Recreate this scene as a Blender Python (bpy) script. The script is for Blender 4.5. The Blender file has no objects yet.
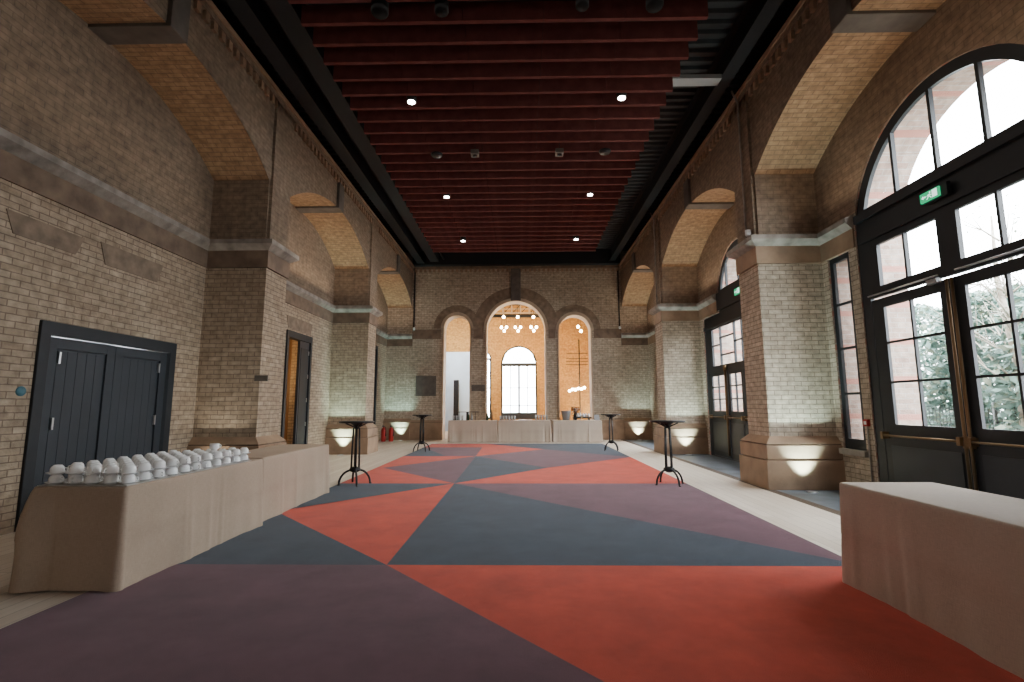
import bpy, bmesh, math, random
from mathutils import Vector, Matrix
from mathutils.geometry import tessellate_polygon
random.seed(7)
PI = math.pi
sc = bpy.context.scene
col = sc.collection

# ------------------------------------------------------------------ materials
def newmat(name):
    m = bpy.data.materials.new(name); m.use_nodes = True
    nt = m.node_tree; nt.nodes.clear()
    out = nt.nodes.new('ShaderNodeOutputMaterial')
    return m, nt, out

def plain(name, c, rough=0.6, metal=0.0, spec=0.4, noise=0.0, nscale=8.0, bump=0.0, bscale=60.0, stretch=(1,1,1)):
    m, nt, out = newmat(name)
    b = nt.nodes.new('ShaderNodeBsdfPrincipled')
    b.inputs['Base Color'].default_value = (*c, 1); b.inputs['Roughness'].default_value = rough
    b.inputs['Metallic'].default_value = metal; b.inputs['Specular IOR Level'].default_value = spec
    nt.links.new(b.outputs[0], out.inputs[0])
    if noise or bump:
        tc = nt.nodes.new('ShaderNodeTexCoord'); mp = nt.nodes.new('ShaderNodeMapping')
        mp.inputs['Scale'].default_value = stretch
        nt.links.new(tc.outputs['Object'], mp.inputs[0])
    if noise:
        n = nt.nodes.new('ShaderNodeTexNoise'); n.inputs['Scale'].default_value = nscale; n.inputs['Detail'].default_value = 5
        nt.links.new(mp.outputs[0], n.inputs[0])
        r = nt.nodes.new('ShaderNodeValToRGB')
        r.color_ramp.elements[0].position = .3; r.color_ramp.elements[1].position = .7
        r.color_ramp.elements[0].color = (*[max(0, x*(1-noise)) for x in c], 1)
        r.color_ramp.elements[1].color = (*[min(1, x*(1+noise)) for x in c], 1)
        nt.links.new(n.outputs[0], r.inputs[0]); nt.links.new(r.outputs[0], b.inputs['Base Color'])
    if bump:
        n2 = nt.nodes.new('ShaderNodeTexNoise'); n2.inputs['Scale'].default_value = bscale; n2.inputs['Detail'].default_value = 4
        nt.links.new(mp.outputs[0], n2.inputs[0])
        bp = nt.nodes.new('ShaderNodeBump'); bp.inputs['Strength'].default_value = bump; bp.inputs['Distance'].default_value = .02
        nt.links.new(n2.outputs[0], bp.inputs['Height']); nt.links.new(bp.outputs[0], b.inputs['Normal'])
    return m

def emit(name, c, s):
    m, nt, out = newmat(name)
    e = nt.nodes.new('ShaderNodeEmission'); e.inputs[0].default_value = (*c, 1); e.inputs[1].default_value = s
    nt.links.new(e.outputs[0], out.inputs[0]); return m

def brick(name, c1, c2, mortar, bw=.225, bh=.075, msize=.007, stain=.35, stainc=(.10,.075,.06), bump=.6, rough=.85, bands=None, bias=0.0):
    """Brick coursing on metric UVs, mottled with soot and lime stains."""
    m, nt, out = newmat(name); N = nt.nodes.new; L = nt.links.new
    b = N('ShaderNodeBsdfPrincipled'); b.inputs['Roughness'].default_value = rough; b.inputs['Specular IOR Level'].default_value = .25
    uv = N('ShaderNodeUVMap'); uv.uv_map = 'UVMap'
    br = N('ShaderNodeTexBrick'); br.inputs['Scale'].default_value = 1
    br.inputs['Brick Width'].default_value = bw; br.inputs['Row Height'].default_value = bh
    br.inputs['Mortar Size'].default_value = msize; br.inputs['Mortar Smooth'].default_value = .3; br.inputs['Bias'].default_value = bias
    br.inputs['Color1'].default_value = (*c1, 1); br.inputs['Color2'].default_value = (*c2, 1); br.inputs['Mortar'].default_value = (*mortar, 1)
    # slightly wobbling courses
    nz = N('ShaderNodeTexNoise'); nz.inputs['Scale'].default_value = 6; L(uv.outputs[0], nz.inputs[0])
    mx = N('ShaderNodeMix'); mx.data_type = 'VECTOR'; mx.inputs[0].default_value = .012
    L(uv.outputs[0], mx.inputs[4]); L(nz.outputs['Color'], mx.inputs[5]); L(mx.outputs[1], br.inputs[0])
    # second coarse hue variation
    n1 = N('ShaderNodeTexNoise'); n1.inputs['Scale'].default_value = .55; n1.inputs['Detail'].default_value = 6; n1.inputs['Roughness'].default_value = .65
    L(uv.outputs[0], n1.inputs[0])
    r1 = N('ShaderNodeValToRGB'); r1.color_ramp.elements[0].position = .40; r1.color_ramp.elements[1].position = .72
    r1.color_ramp.elements[0].color = (0,0,0,1); r1.color_ramp.elements[1].color = (stain,)*3 + (1,)
    L(n1.outputs[0], r1.inputs[0])
    m1 = N('ShaderNodeMix'); m1.data_type = 'RGBA'; L(r1.outputs[0], m1.inputs[0]); L(br.outputs['Color'], m1.inputs[6]); m1.inputs[7].default_value = (*stainc, 1)
    n2 = N('ShaderNodeTexNoise'); n2.inputs['Scale'].default_value = 9; n2.inputs['Detail'].default_value = 5; L(uv.outputs[0], n2.inputs[0])
    r2 = N('ShaderNodeMapRange'); r2.inputs[1].default_value = .3; r2.inputs[2].default_value = .7; r2.inputs[3].default_value = .72; r2.inputs[4].default_value = 1.22
    L(n2.outputs[0], r2.inputs[0])
    m2 = N('ShaderNodeMix'); m2.data_type = 'RGBA'; m2.blend_type = 'MULTIPLY'; m2.inputs[0].default_value = 1
    L(m1.outputs[2], m2.inputs[6]); L(r2.outputs[0], m2.inputs[7])
    last = m2
    if bands:
        per, thick, bc = bands
        sp = N('ShaderNodeSeparateXYZ'); L(uv.outputs[0], sp.inputs[0])
        md = N('ShaderNodeMath'); md.operation = 'MODULO'; L(sp.outputs[1], md.inputs[0]); md.inputs[1].default_value = per
        lt = N('ShaderNodeMath'); lt.operation = 'LESS_THAN'; L(md.outputs[0], lt.inputs[0]); lt.inputs[1].default_value = thick
        m3 = N('ShaderNodeMix'); m3.data_type = 'RGBA'; L(lt.outputs[0], m3.inputs[0]); L(m2.outputs[2], m3.inputs[6]); m3.inputs[7].default_value = (*bc, 1)
        last = m3
    L(last.outputs[2], b.inputs['Base Color'])
    bp = N('ShaderNodeBump'); bp.inputs['Strength'].default_value = bump; bp.inputs['Distance'].default_value = .012
    ad = N('ShaderNodeMath'); ad.operation = 'MULTIPLY_ADD'; L(br.outputs['Fac'], ad.inputs[0]); ad.inputs[1].default_value = -1.0
    n4 = N('ShaderNodeTexNoise'); n4.inputs['Scale'].default_value = 40; L(uv.outputs[0], n4.inputs[0]); L(n4.outputs[0], ad.inputs[2])
    L(ad.outputs[0], bp.inputs['Height']); L(bp.outputs[0], b.inputs['Normal'])
    L(b.outputs[0], out.inputs[0]); return m

def glassmat(name, tint=(1,1,1), gloss=.06):
    m, nt, out = newmat(name)
    t = nt.nodes.new('ShaderNodeBsdfTransparent'); t.inputs[0].default_value = (*tint, 1)
    g = nt.nodes.new('ShaderNodeBsdfGlossy'); g.inputs['Roughness'].default_value = .02
    mx = nt.nodes.new('ShaderNodeMixShader'); mx.inputs[0].default_value = gloss
    nt.links.new(t.outputs[0], mx.inputs[1]); nt.links.new(g.outputs[0], mx.inputs[2]); nt.links.new(mx.outputs[0], out.inputs[0])
    return m

def woodfloor():
    m, nt, out = newmat('pale_plank'); N = nt.nodes.new; L = nt.links.new
    b = N('ShaderNodeBsdfPrincipled'); b.inputs['Roughness'].default_value = .42; b.inputs['Specular IOR Level'].default_value = .45
    uv = N('ShaderNodeUVMap'); uv.uv_map = 'UVMap'
    sw = N('ShaderNodeMapping'); sw.inputs['Rotation'].default_value = (0, 0, PI/2); L(uv.outputs[0], sw.inputs[0])
    br = N('ShaderNodeTexBrick'); br.inputs['Scale'].default_value = 1; br.inputs['Brick Width'].default_value = 2.1; br.inputs['Row Height'].default_value = .14
    br.inputs['Mortar Size'].default_value = .0025; br.inputs['Color1'].default_value = (.62,.53,.43,1); br.inputs['Color2'].default_value = (.72,.64,.54,1); br.inputs['Mortar'].default_value = (.3,.24,.19,1)
    L(sw.outputs[0], br.inputs[0])
    st = N('ShaderNodeMapping'); st.inputs['Scale'].default_value = (14, .9, 1); L(uv.outputs[0], st.inputs[0])
    n = N('ShaderNodeTexNoise'); n.inputs['Scale'].default_value = 3; n.inputs['Detail'].default_value = 6; L(st.outputs[0], n.inputs[0])
    r = N('ShaderNodeMapRange'); r.inputs[3].default_value = .82; r.inputs[4].default_value = 1.14; L(n.outputs[0], r.inputs[0])
    mm = N('ShaderNodeMix'); mm.data_type = 'RGBA'; mm.blend_type = 'MULTIPLY'; mm.inputs[0].default_value = 1
    L(br.outputs[0], mm.inputs[6]); L(r.outputs[0], mm.inputs[7]); L(mm.outputs[2], b.inputs['Base Color']); L(b.outputs[0], out.inputs[0])
    return m

def carpetmat(name, c):
    m, nt, out = newmat(name); N = nt.nodes.new; L = nt.links.new
    b = N('ShaderNodeBsdfPrincipled'); b.inputs['Roughness'].default_value = .95; b.inputs['Specular IOR Level'].default_value = .1
    b.inputs['Sheen Weight'].default_value = .15
    tc = N('ShaderNodeTexCoord')
    n = N('ShaderNodeTexNoise'); n.inputs['Scale'].default_value = 2.2; n.inputs['Detail'].default_value = 8; n.inputs['Roughness'].default_value = .7; L(tc.outputs['Object'], n.inputs[0])
    r = N('ShaderNodeValToRGB'); r.color_ramp.elements[0].position = .3; r.color_ramp.elements[1].position = .72
    r.color_ramp.elements[0].color = (*[x*.76 for x in c], 1); r.color_ramp.elements[1].color = (*[min(1, x*1.22) for x in c], 1)
    L(n.outputs[0], r.inputs[0])
    n2 = N('ShaderNodeTexNoise'); n2.inputs['Scale'].default_value = 260; L(tc.outputs['Object'], n2.inputs[0])
    r2 = N('ShaderNodeMapRange'); r2.inputs[1].default_value = .3; r2.inputs[2].default_value = .7; r2.inputs[3].default_value = .8; r2.inputs[4].default_value = 1.2; L(n2.outputs[0], r2.inputs[0])
    mm = N('ShaderNodeMix'); mm.data_type = 'RGBA'; mm.blend_type = 'MULTIPLY'; mm.inputs[0].default_value = 1
    L(r.outputs[0], mm.inputs[6]); L(r2.outputs[0], mm.inputs[7]); L(mm.outputs[2], b.inputs['Base Color'])
    bp = N('ShaderNodeBump'); bp.inputs['Strength'].default_value = .5; bp.inputs['Distance'].default_value = .01; L(n2.outputs[0], bp.inputs['Height']); L(bp.outputs[0], b.inputs['Normal'])
    L(b.outputs[0], out.inputs[0]); return m

def clothmat(name, c):
    m, nt, out = newmat(name); N = nt.nodes.new; L = nt.links.new
    b = N('ShaderNodeBsdfPrincipled'); b.inputs['Roughness'].default_value = .8; b.inputs['Specular IOR Level'].default_value = .2
    uv = N('ShaderNodeUVMap'); uv.uv_map = 'UVMap'
    facs = []
    for sc3 in ((300, 22, 1), (22, 300, 1)):
        mp = N('ShaderNodeMapping'); mp.inputs['Scale'].default_value = sc3; L(uv.outputs[0], mp.inputs[0])
        n = N('ShaderNodeTexNoise'); n.inputs['Scale'].default_value = 1; n.inputs['Detail'].default_value = 2; L(mp.outputs[0], n.inputs[0]); facs.append(n)
    ad = N('ShaderNodeMath'); ad.operation = 'ADD'; L(facs[0].outputs[0], ad.inputs[0]); L(facs[1].outputs[0], ad.inputs[1])
    r = N('ShaderNodeMapRange'); r.inputs[1].default_value = .6; r.inputs[2].default_value = 1.4; r.inputs[3].default_value = .84; r.inputs[4].default_value = 1.12; L(ad.outputs[0], r.inputs[0])
    n3 = N('ShaderNodeTexNoise'); n3.inputs['Scale'].default_value = 1.5; L(uv.outputs[0], n3.inputs[0])
    r3 = N('ShaderNodeMapRange'); r3.inputs[3].default_value = .85; r3.inputs[4].default_value = 1.15; L(n3.outputs[0], r3.inputs[0])
    mu = N('ShaderNodeMath'); mu.operation = 'MULTIPLY'; L(r.outputs[0], mu.inputs[0]); L(r3.outputs[0], mu.inputs[1])
    mm = N('ShaderNodeMix'); mm.data_type = 'RGBA'; mm.blend_type = 'MULTIPLY'; mm.inputs[0].default_value = 1
    mm.inputs[6].default_value = (*c, 1); L(mu.outputs[0], mm.inputs[7]); L(mm.outputs[2], b.inputs['Base Color'])
    bp = N('ShaderNodeBump'); bp.inputs['Strength'].default_value = .25; bp.inputs['Distance'].default_value = .003; L(ad.outputs[0], bp.inputs['Height']); L(bp.outputs[0], b.inputs['Normal'])
    L(b.outputs[0], out.inputs[0]); return m

M = {
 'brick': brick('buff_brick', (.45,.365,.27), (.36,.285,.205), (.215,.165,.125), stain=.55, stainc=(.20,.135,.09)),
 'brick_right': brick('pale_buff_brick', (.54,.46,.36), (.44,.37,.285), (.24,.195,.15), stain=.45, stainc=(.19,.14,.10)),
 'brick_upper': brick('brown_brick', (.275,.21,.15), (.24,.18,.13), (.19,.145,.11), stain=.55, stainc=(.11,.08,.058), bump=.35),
 'brick_vault': brick('orange_brick', (.40,.27,.16), (.33,.215,.125), (.24,.165,.105), stain=.4, stainc=(.19,.12,.075), bump=.5),
 'brick_red': brick('weathered_red_brick', (.42,.33,.27), (.32,.22,.18), (.4,.37,.33), stain=.3, stainc=(.25,.15,.12), bands=(.56,.09,(.40,.19,.15))),
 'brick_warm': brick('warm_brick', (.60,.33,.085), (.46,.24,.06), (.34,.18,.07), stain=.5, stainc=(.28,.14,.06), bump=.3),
 'stone': plain('brown_stone', (.30,.205,.135), .75, noise=.22, nscale=3, bump=.15, bscale=25),
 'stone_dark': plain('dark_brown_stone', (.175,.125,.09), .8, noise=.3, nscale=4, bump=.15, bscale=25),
 'arch_brick': plain('brown_voussoirs', (.22,.165,.12), .8, noise=.3, nscale=6, bump=.2, bscale=20),
 'stone_grey': plain('grey_stone', (.27,.245,.215), .75, noise=.35, nscale=5, bump=.15, bscale=30),
 'stone_key': plain('slate_stone', (.12,.105,.092), .75, noise=.25, nscale=4),
 'render': plain('cream_moulding', (.46,.36,.26), .7, noise=.15, nscale=3),
 'wood': woodfloor(),
 'slate': plain('blue_slate_paving', (.10,.12,.145), .45, noise=.35, nscale=3, bump=.1, bscale=20),
 'grate': plain('brown_grating', (.13,.095,.07), .6),
 'black_metal': plain('black_iron', (.012,.012,.014), .45, .2, .4),
 'matt_black': plain('matt_black', (.010,.010,.011), .85, 0, .2),
 'deck': plain('charcoal_deck', (.022,.024,.027), .6, noise=.3, nscale=3),
 'beam': plain('charcoal_steel', (.009,.011,.014), .7),
 'baffle': plain('maroon_felt', (.14,.045,.042), .9, spec=.1, noise=.2, nscale=6),
 'door': plain('slate_blue_door_paint', (.027,.034,.044), .5, noise=.12, nscale=2),
 'frame': plain('dark_green_grey_paint', (.016,.020,.025), .55, noise=.12, nscale=4),
 'brass': plain('aged_brass', (.23,.15,.08), .38, .7),
 'steel': plain('satin_steel', (.55,.56,.58), .3, .9),
 'glass': glassmat('clear_glass'),
 'ceramic': plain('white_china', (.90,.92,.93), .18, spec=.5),
 'cloth': clothmat('hessian_cloth', (.42,.33,.255)),
 'cloth_pale': clothmat('pale_hessian_cloth', (.54,.455,.375)),
 'red': plain('red_paint', (.42,.02,.015), .35),
 'white': plain('white_plastic', (.75,.75,.75), .4),
 'grey': plain('grey_plastic', (.3,.31,.32), .45),
 'plaque': plain('grey_brown_plaque', (.12,.105,.09), .5, noise=.2),
 'blue': plain('blue_enamel', (.06,.17,.22), .4),
 'leaf': plain('hazed_hedge_leaf', (.17,.27,.24), .6, noise=.6, nscale=3),  # outdoor haze put into the leaf colour as a paler, bluer green
 'leaf2': plain('yellow_leaf', (.30,.36,.28), .6, noise=.5, nscale=3),
 'bark': plain('pale_bark', (.42,.38,.32), .8, noise=.3, nscale=8),
 'soil': plain('outdoor_ground', (.30,.29,.26), .9, noise=.3, nscale=2),
 'fence': plain('grey_wire', (.10,.11,.11), .5, .5),
 'daylight_board': plain('pale_blue_daylight', (.50,.62,.72), .7, noise=.12, nscale=1.2),  # washed-out daylight painted as a pale blue tone
 'warmwood': plain('brown_timber', (.22,.12,.055), .45, noise=.3, nscale=3, stretch=(1,1,.2)),
 'bulb': emit('warm_bulb', (1,.78,.45), 45),
 'downlight': emit('downlight_lens', (1,.96,.9), 28),
 'uplens': emit('uplight_lens', (.85,.97,1), 9),
 'sign_white': emit('lit_sign_white', (.75,1,.88), 1.3),
 'sign_green': emit('lit_sign_green', (.02,.42,.17), 1.0),
 'bottle_green': plain('green_bottle', (.03,.06,.035), .12),
 'bottle_clear': plain('clear_bottle', (.35,.38,.40), .12),
 'rattan': plain('dark_flowers', (.09,.05,.07), .8, noise=.5, nscale=30),
 'c_red': carpetmat('red_carpet', (.50,.062,.036)),
 'c_purple': carpetmat('plum_carpet', (.125,.058,.080)),
 'c_navy': carpetmat('navy_carpet', (.036,.054,.080)),
 'tray': plain('pale_tray', (.5,.48,.45), .4),
}

# ------------------------------------------------------------------ mesh builder
class MB:
    def __init__(s): s.v = []; s.f = []; s.m = []; s.mats = []; s.smooth = []
    def mi(s, mat):
        if mat not in s.mats: s.mats.append(mat)
        return s.mats.index(mat)
    def face(s, pts, mat, smooth=False):
        i = len(s.v); s.v += [tuple(p) for p in pts]; s.f.append(tuple(range(i, i+len(pts)))); s.m.append(s.mi(mat)); s.smooth.append(smooth)
    def mesh(s, verts, faces, mat, smooth=False):
        i = len(s.v); s.v += [tuple(p) for p in verts]; k = s.mi(mat)
        for f in faces: s.f.append(tuple(i+a for a in f)); s.m.append(k); s.smooth.append(smooth)
    def box(s, a, b, mat):
        x0,y0,z0 = [min(p,q) for p,q in zip(a,b)]; x1,y1,z1 = [max(p,q) for p,q in zip(a,b)]
        V = [(x0,y0,z0),(x1,y0,z0),(x1,y1,z0),(x0,y1,z0),(x0,y0,z1),(x1,y0,z1),(x1,y1,z1),(x0,y1,z1)]
        s.mesh(V, [(0,3,2,1),(4,5,6,7),(0,1,5,4),(1,2,6,5),(2,3,7,6),(3,0,4,7)], mat)
    def obox(s, c, size, rotz, mat, rx=0):
        R = Matrix.Rotation(rotz,3,'Z') @ Matrix.Rotation(rx,3,'X'); h = [q/2 for q in size]
        V = [Vector(c)+R@Vector((i*h[0],j*h[1],k*h[2])) for k in (-1,1) for i,j in ((-1,-1),(1,-1),(1,1),(-1,1))]
        s.mesh(V, [(0,3,2,1),(4,5,6,7),(0,1,5,4),(1,2,6,5),(2,3,7,6),(3,0,4,7)], mat)
    def frustum(s, a0, b0, z0, a1, b1, z1, mat, cap=True):
        """rect (x0,y0)-(x1,y1) at z0 to another at z1"""
        V = [(a0[0],a0[1],z0),(b0[0],a0[1],z0),(b0[0],b0[1],z0),(a0[0],b0[1],z0),(a1[0],a1[1],z1),(b1[0],a1[1],z1),(b1[0],b1[1],z1),(a1[0],b1[1],z1)]
        s.mesh(V, [(0,1,5,4),(1,2,6,5),(2,3,7,6),(3,0,4,7)] + ([(0,3,2,1),(4,5,6,7)] if cap else []), mat)
    def tube(s, pts, r, mat, n=8, cap=True):
        pts = [Vector(p) for p in pts]; rs = r if isinstance(r,(list,tuple)) else [r]*len(pts); V = []; F = []
        up = Vector((0,0,1)); prev = None
        for i,p in enumerate(pts):
            d = (pts[min(i+1,len(pts)-1)]-pts[max(i-1,0)]).normalized()
            if prev is None:
                a = d.cross(up if abs(d.z)<.9 else Vector((1,0,0))).normalized()
            else:
                a = (prev - d*prev.dot(d)).normalized()
            prev = a; b = d.cross(a)
            for k in range(n):
                t = 2*PI*k/n; V.append(p+(a*math.cos(t)+b*math.sin(t))*rs[i])
        for i in range(len(pts)-1):
            for k in range(n):
                F.append((i*n+k, i*n+(k+1)%n, (i+1)*n+(k+1)%n, (i+1)*n+k))
        if cap: F += [tuple(range(n))[::-1], tuple((len(pts)-1)*n+k for k in range(n))]
        s.mesh(V, F, mat, True)
    def lathe(s, prof, mat, c=(0,0,0), n=20, axis='z', smooth=True):
        V = []; F = []
        for r,z in prof:
            for k in range(n):
                t = 2*PI*k/n; p = (r*math.cos(t), r*math.sin(t), z)
                if axis == 'x': p = (z, r*math.cos(t), r*math.sin(t))
                if axis == 'y': p = (r*math.cos(t), z, r*math.sin(t))
                V.append((c[0]+p[0], c[1]+p[1], c[2]+p[2]))
        for i in range(len(prof)-1):
            for k in range(n): F.append((i*n+k, i*n+(k+1)%n, (i+1)*n+(k+1)%n, (i+1)*n+k))
        F += [tuple(range(n))[::-1], tuple((len(prof)-1)*n+k for k in range(n))]
        s.mesh(V, F, mat, smooth)
    def plate(s, axis, outer, holes, d0, d1, mat, side=None, holeside=None, sidefn=None):
        """flat panel with holes. axis 'x': 2D=(y,z); 'y': 2D=(x,z); 'z': 2D=(x,y)"""
        side = side or mat; holeside = holeside or side
        P = {'x': lambda p,d: (d,p[0],p[1]), 'y': lambda p,d: (p[0],d,p[1]), 'z': lambda p,d: (p[0],p[1],d)}[axis]
        loops = [outer]+list(holes); flat = [p for l in loops for p in l]
        tris = tessellate_polygon([[Vector((p[0],p[1],0)) for p in l] for l in loops])
        for d in (d0,d1):
            s.mesh([P(p,d) for p in flat], [tuple(t) for t in tris], mat)
        for li,l in enumerate(loops):
            for i in range(len(l)):
                a,b = l[i], l[(i+1)%len(l)]
                mt = side if li == 0 else holeside
                if sidefn: mt = sidefn(a,b,li) or mt
                s.face([P(a,d0),P(b,d0),P(b,d1),P(a,d1)], mt)
    def build(s, name, parent=None, loc=(0,0,0), bevel=0, fix=True):
        me = bpy.data.meshes.new(name); me.from_pydata([tuple(Vector(v)-Vector(loc)) for v in s.v], [], s.f)
        for m in s.mats: me.materials.append(M[m])
        for p,k,sm in zip(me.polygons, s.m, s.smooth): p.material_index = k; p.use_smooth = sm
        me.update()
        if fix:
            bm = bmesh.new(); bm.from_mesh(me)
            bmesh.ops.remove_doubles(bm, verts=bm.verts, dist=1e-5)
            bmesh.ops.recalc_face_normals(bm, faces=bm.faces); bm.to_mesh(me); bm.free()
        uvl = me.uv_layers.new(name='UVMap')
        L = Vector(loc)
        for p in me.polygons:
            n = p.normal; ax,ay,az = abs(n.x),abs(n.y),abs(n.z)
            for li in p.loop_indices:
                c = me.vertices[me.loops[li].vertex_index].co + L
                if ax >= ay and ax >= az: uv = (c.y, c.z)
                elif ay >= az: uv = (c.x, c.z)
                else: uv = (c.x, c.y)
                uvl.data[li].uv = uv
        o = bpy.data.objects.new(name, me); col.objects.link(o)
        if parent is not None:
            o.parent = parent
            o.location = Vector(loc) - (parent_world(parent))
        else: o.location = loc
        if bevel:
            md = o.modifiers.new('bevel','BEVEL'); md.width = bevel; md.segments = 2; md.limit_method = 'ANGLE'
        return o

def parent_world(o):
    v = Vector((0,0,0))
    while o is not None: v += o.location; o = o.parent
    return v
def tag(o, label, cat=None, group=None, kind=None):
    o['label'] = label
    if cat: o['category'] = cat
    if group: o['group'] = group
    if kind: o['kind'] = kind
    return o
def empty(name, loc, label=None, cat=None, group=None, kind=None):
    o = bpy.data.objects.new(name, None); o.empty_display_size = .1; col.objects.link(o); o.location = loc
    if label: tag(o, label, cat, group, kind)
    return o
def dup(o, loc=None, parent=None, rz=None):
    c = o.copy(); col.objects.link(c)
    if parent is not None: c.parent = parent
    if loc is not None: c.location = loc
    if rz is not None: c.rotation_euler = (0,0,rz)
    for ch in list(o.children): dup(ch, parent=c)
    return c

def arc(cx, cz, r, a0, a1, n):
    return [(cx+r*math.cos(a0+(a1-a0)*i/n), cz+r*math.sin(a0+(a1-a0)*i/n)) for i in range(n+1)]
def seg_arch(y0, y1, z0, rise, n=24):
    """points from (y1,z0) over the crown to (y0,z0) of a segmental arch"""
    c = (y0+y1)/2; h = (y1-y0)/2; R = (h*h+rise*rise)/(2*rise); a = math.asin(h/R)
    return [(c+R*math.sin(a-2*a*i/n), z0+rise-R+R*math.cos(a-2*a*i/n)) for i in range(n+1)]
def rect(a, b, c, d): return [(a,b),(c,b),(c,d),(a,d)]
def arched(cx, r, z0, zs, n=20):
    return [(cx+r,z0)] + arc(cx, zs, r, 0, PI, n) + [(cx-r,z0)]

# ------------------------------------------------------------------ dimensions
XR, XL = 4.08, -4.45            # pier faces
BR, BL = 5.17, -5.52            # back walls of the recesses
YF = 20.05                      # far wall
Y0 = -3.4
PY = [-3.35, 2.5, 8.35, 14.2]; PW = .75
BAYS = [(p+PW, p+5.85) for p in PY]
ZS, ZW = 4.28, 7.1              # string course top, wall top
SPR, RISE = 5.37, .83

# ------------------------------------------------------------------ floor, ceiling
mb = MB(); mb.plate('z', rect(BL-.2, Y0, 3.9, 28), [], 0, -.1, 'wood')
fl = mb.build('floor'); tag(fl, 'pale timber plank floor around the geometric carpet', 'floor', kind='structure')
mb = MB(); mb.box((4.06, Y0, -.1), (5.9, YF, .0), 'slate')
o = mb.build('trim_1'); tag(o, 'blue slate paving inside the window bays', 'paving', kind='structure')
mb = MB()
for i in range(4): mb.box((3.905+i*.04, Y0, -.02), (3.93+i*.04, YF, .004), 'grate')
mb.box((3.9, Y0, -.1), (4.06, YF, -.02), 'black_metal')
o = mb.build('trim_2'); tag(o, 'brown slotted floor grating strip beside the right piers', 'grating', kind='structure')

# ------------------------------------------------------------------ carpet
CL, CR, CN, CF = -3.17, 2.84, -2.2, 17.8
N1 = (-1.15,4.39); N2 = (-1.17,8.82); N3 = (-1.22,13.48); V_ = (-3.03,11.0); S = (-1.29,CF); TIP = (.69,15.57); RC = (CR,13.2); MM = (.56,10.98)
NR = (CR,4.39)
def lin(a, b, x=None, y=None):
    if x is not None: t = (x-a[0])/(b[0]-a[0]); return (x, a[1]+t*(b[1]-a[1]))
    t = (y-a[1])/(b[1]-a[1]); return (a[0]+t*(b[0]-a[0]), y)
Ndn = lin(N1, (.38,2.64), x=CR); LA = lin(N1, (-2.86,6.21), x=CL); LB = lin(N2, (-2.9,6.79), x=CL)
polys = [
 ('c_purple', [(CL,CN),(CR,CN),Ndn,N1,(CL,4.39)]),
 ('c_red', [N1,Ndn,NR]),
 ('c_navy', [(CL,4.39),N1,LA]),
 ('c_red', [N1,N2,LB,LA]),
 ('c_navy', [LB,N2,(CL,8.82)]),
 ('c_navy', [N1,NR,(CR,4.44),N2]),
 ('c_purple', [N2,(CR,4.44),(CR,8.82)]),
 ('c_red', [N2,(CR,8.82),RC,MM]),
 ('c_navy', [N2,MM,N3]),
 ('c_purple', [N3,MM,RC,TIP]),
 ('c_navy', [S,TIP,RC,(CR,CF)]),
 ('c_red', [N3,TIP,S]),
 ('c_red', [(CL,8.82),N2,V_,(CL,11.2)]),
 ('c_purple', [V_,N2,N3]),
 ('c_red', [(CL,11.2),V_,N3,(CL,13.48)]),
 ('c_navy', [(CL,13.48),(-2.02,13.48),(CL,16.3)]),
 ('c_purple', [(-2.02,13.48),N3,lin(N3,S,y=16.3),(CL,16.3)]),
 ('c_red', [(CL,16.3),lin(N3,S,y=16.3),S,(CL,CF)]),
]
mb = MB()
for mname,p in polys: mb.face([(a,b,.012) for a,b in p], mname)
out = [(CL,CN),(CR,CN),(CR,CF),(CL,CF)]
for i in range(4):
    a,b = out[i], out[(i+1)%4]; mb.face([(a[0],a[1],0.0),(b[0],b[1],0.0),(b[0],b[1],.012),(a[0],a[1],.012)], 'c_navy')
o = mb.build('carpet', fix=False)
bm = bmesh.new(); bm.from_mesh(o.data)
for f in bm.faces:
    if abs(f.normal.z) > .5 and f.normal.z < 0: f.normal_flip()
bm.to_mesh(o.data); bm.free()
tag(o, 'large carpet of red, plum and navy triangles laid down the middle of the hall', 'carpet')

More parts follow.
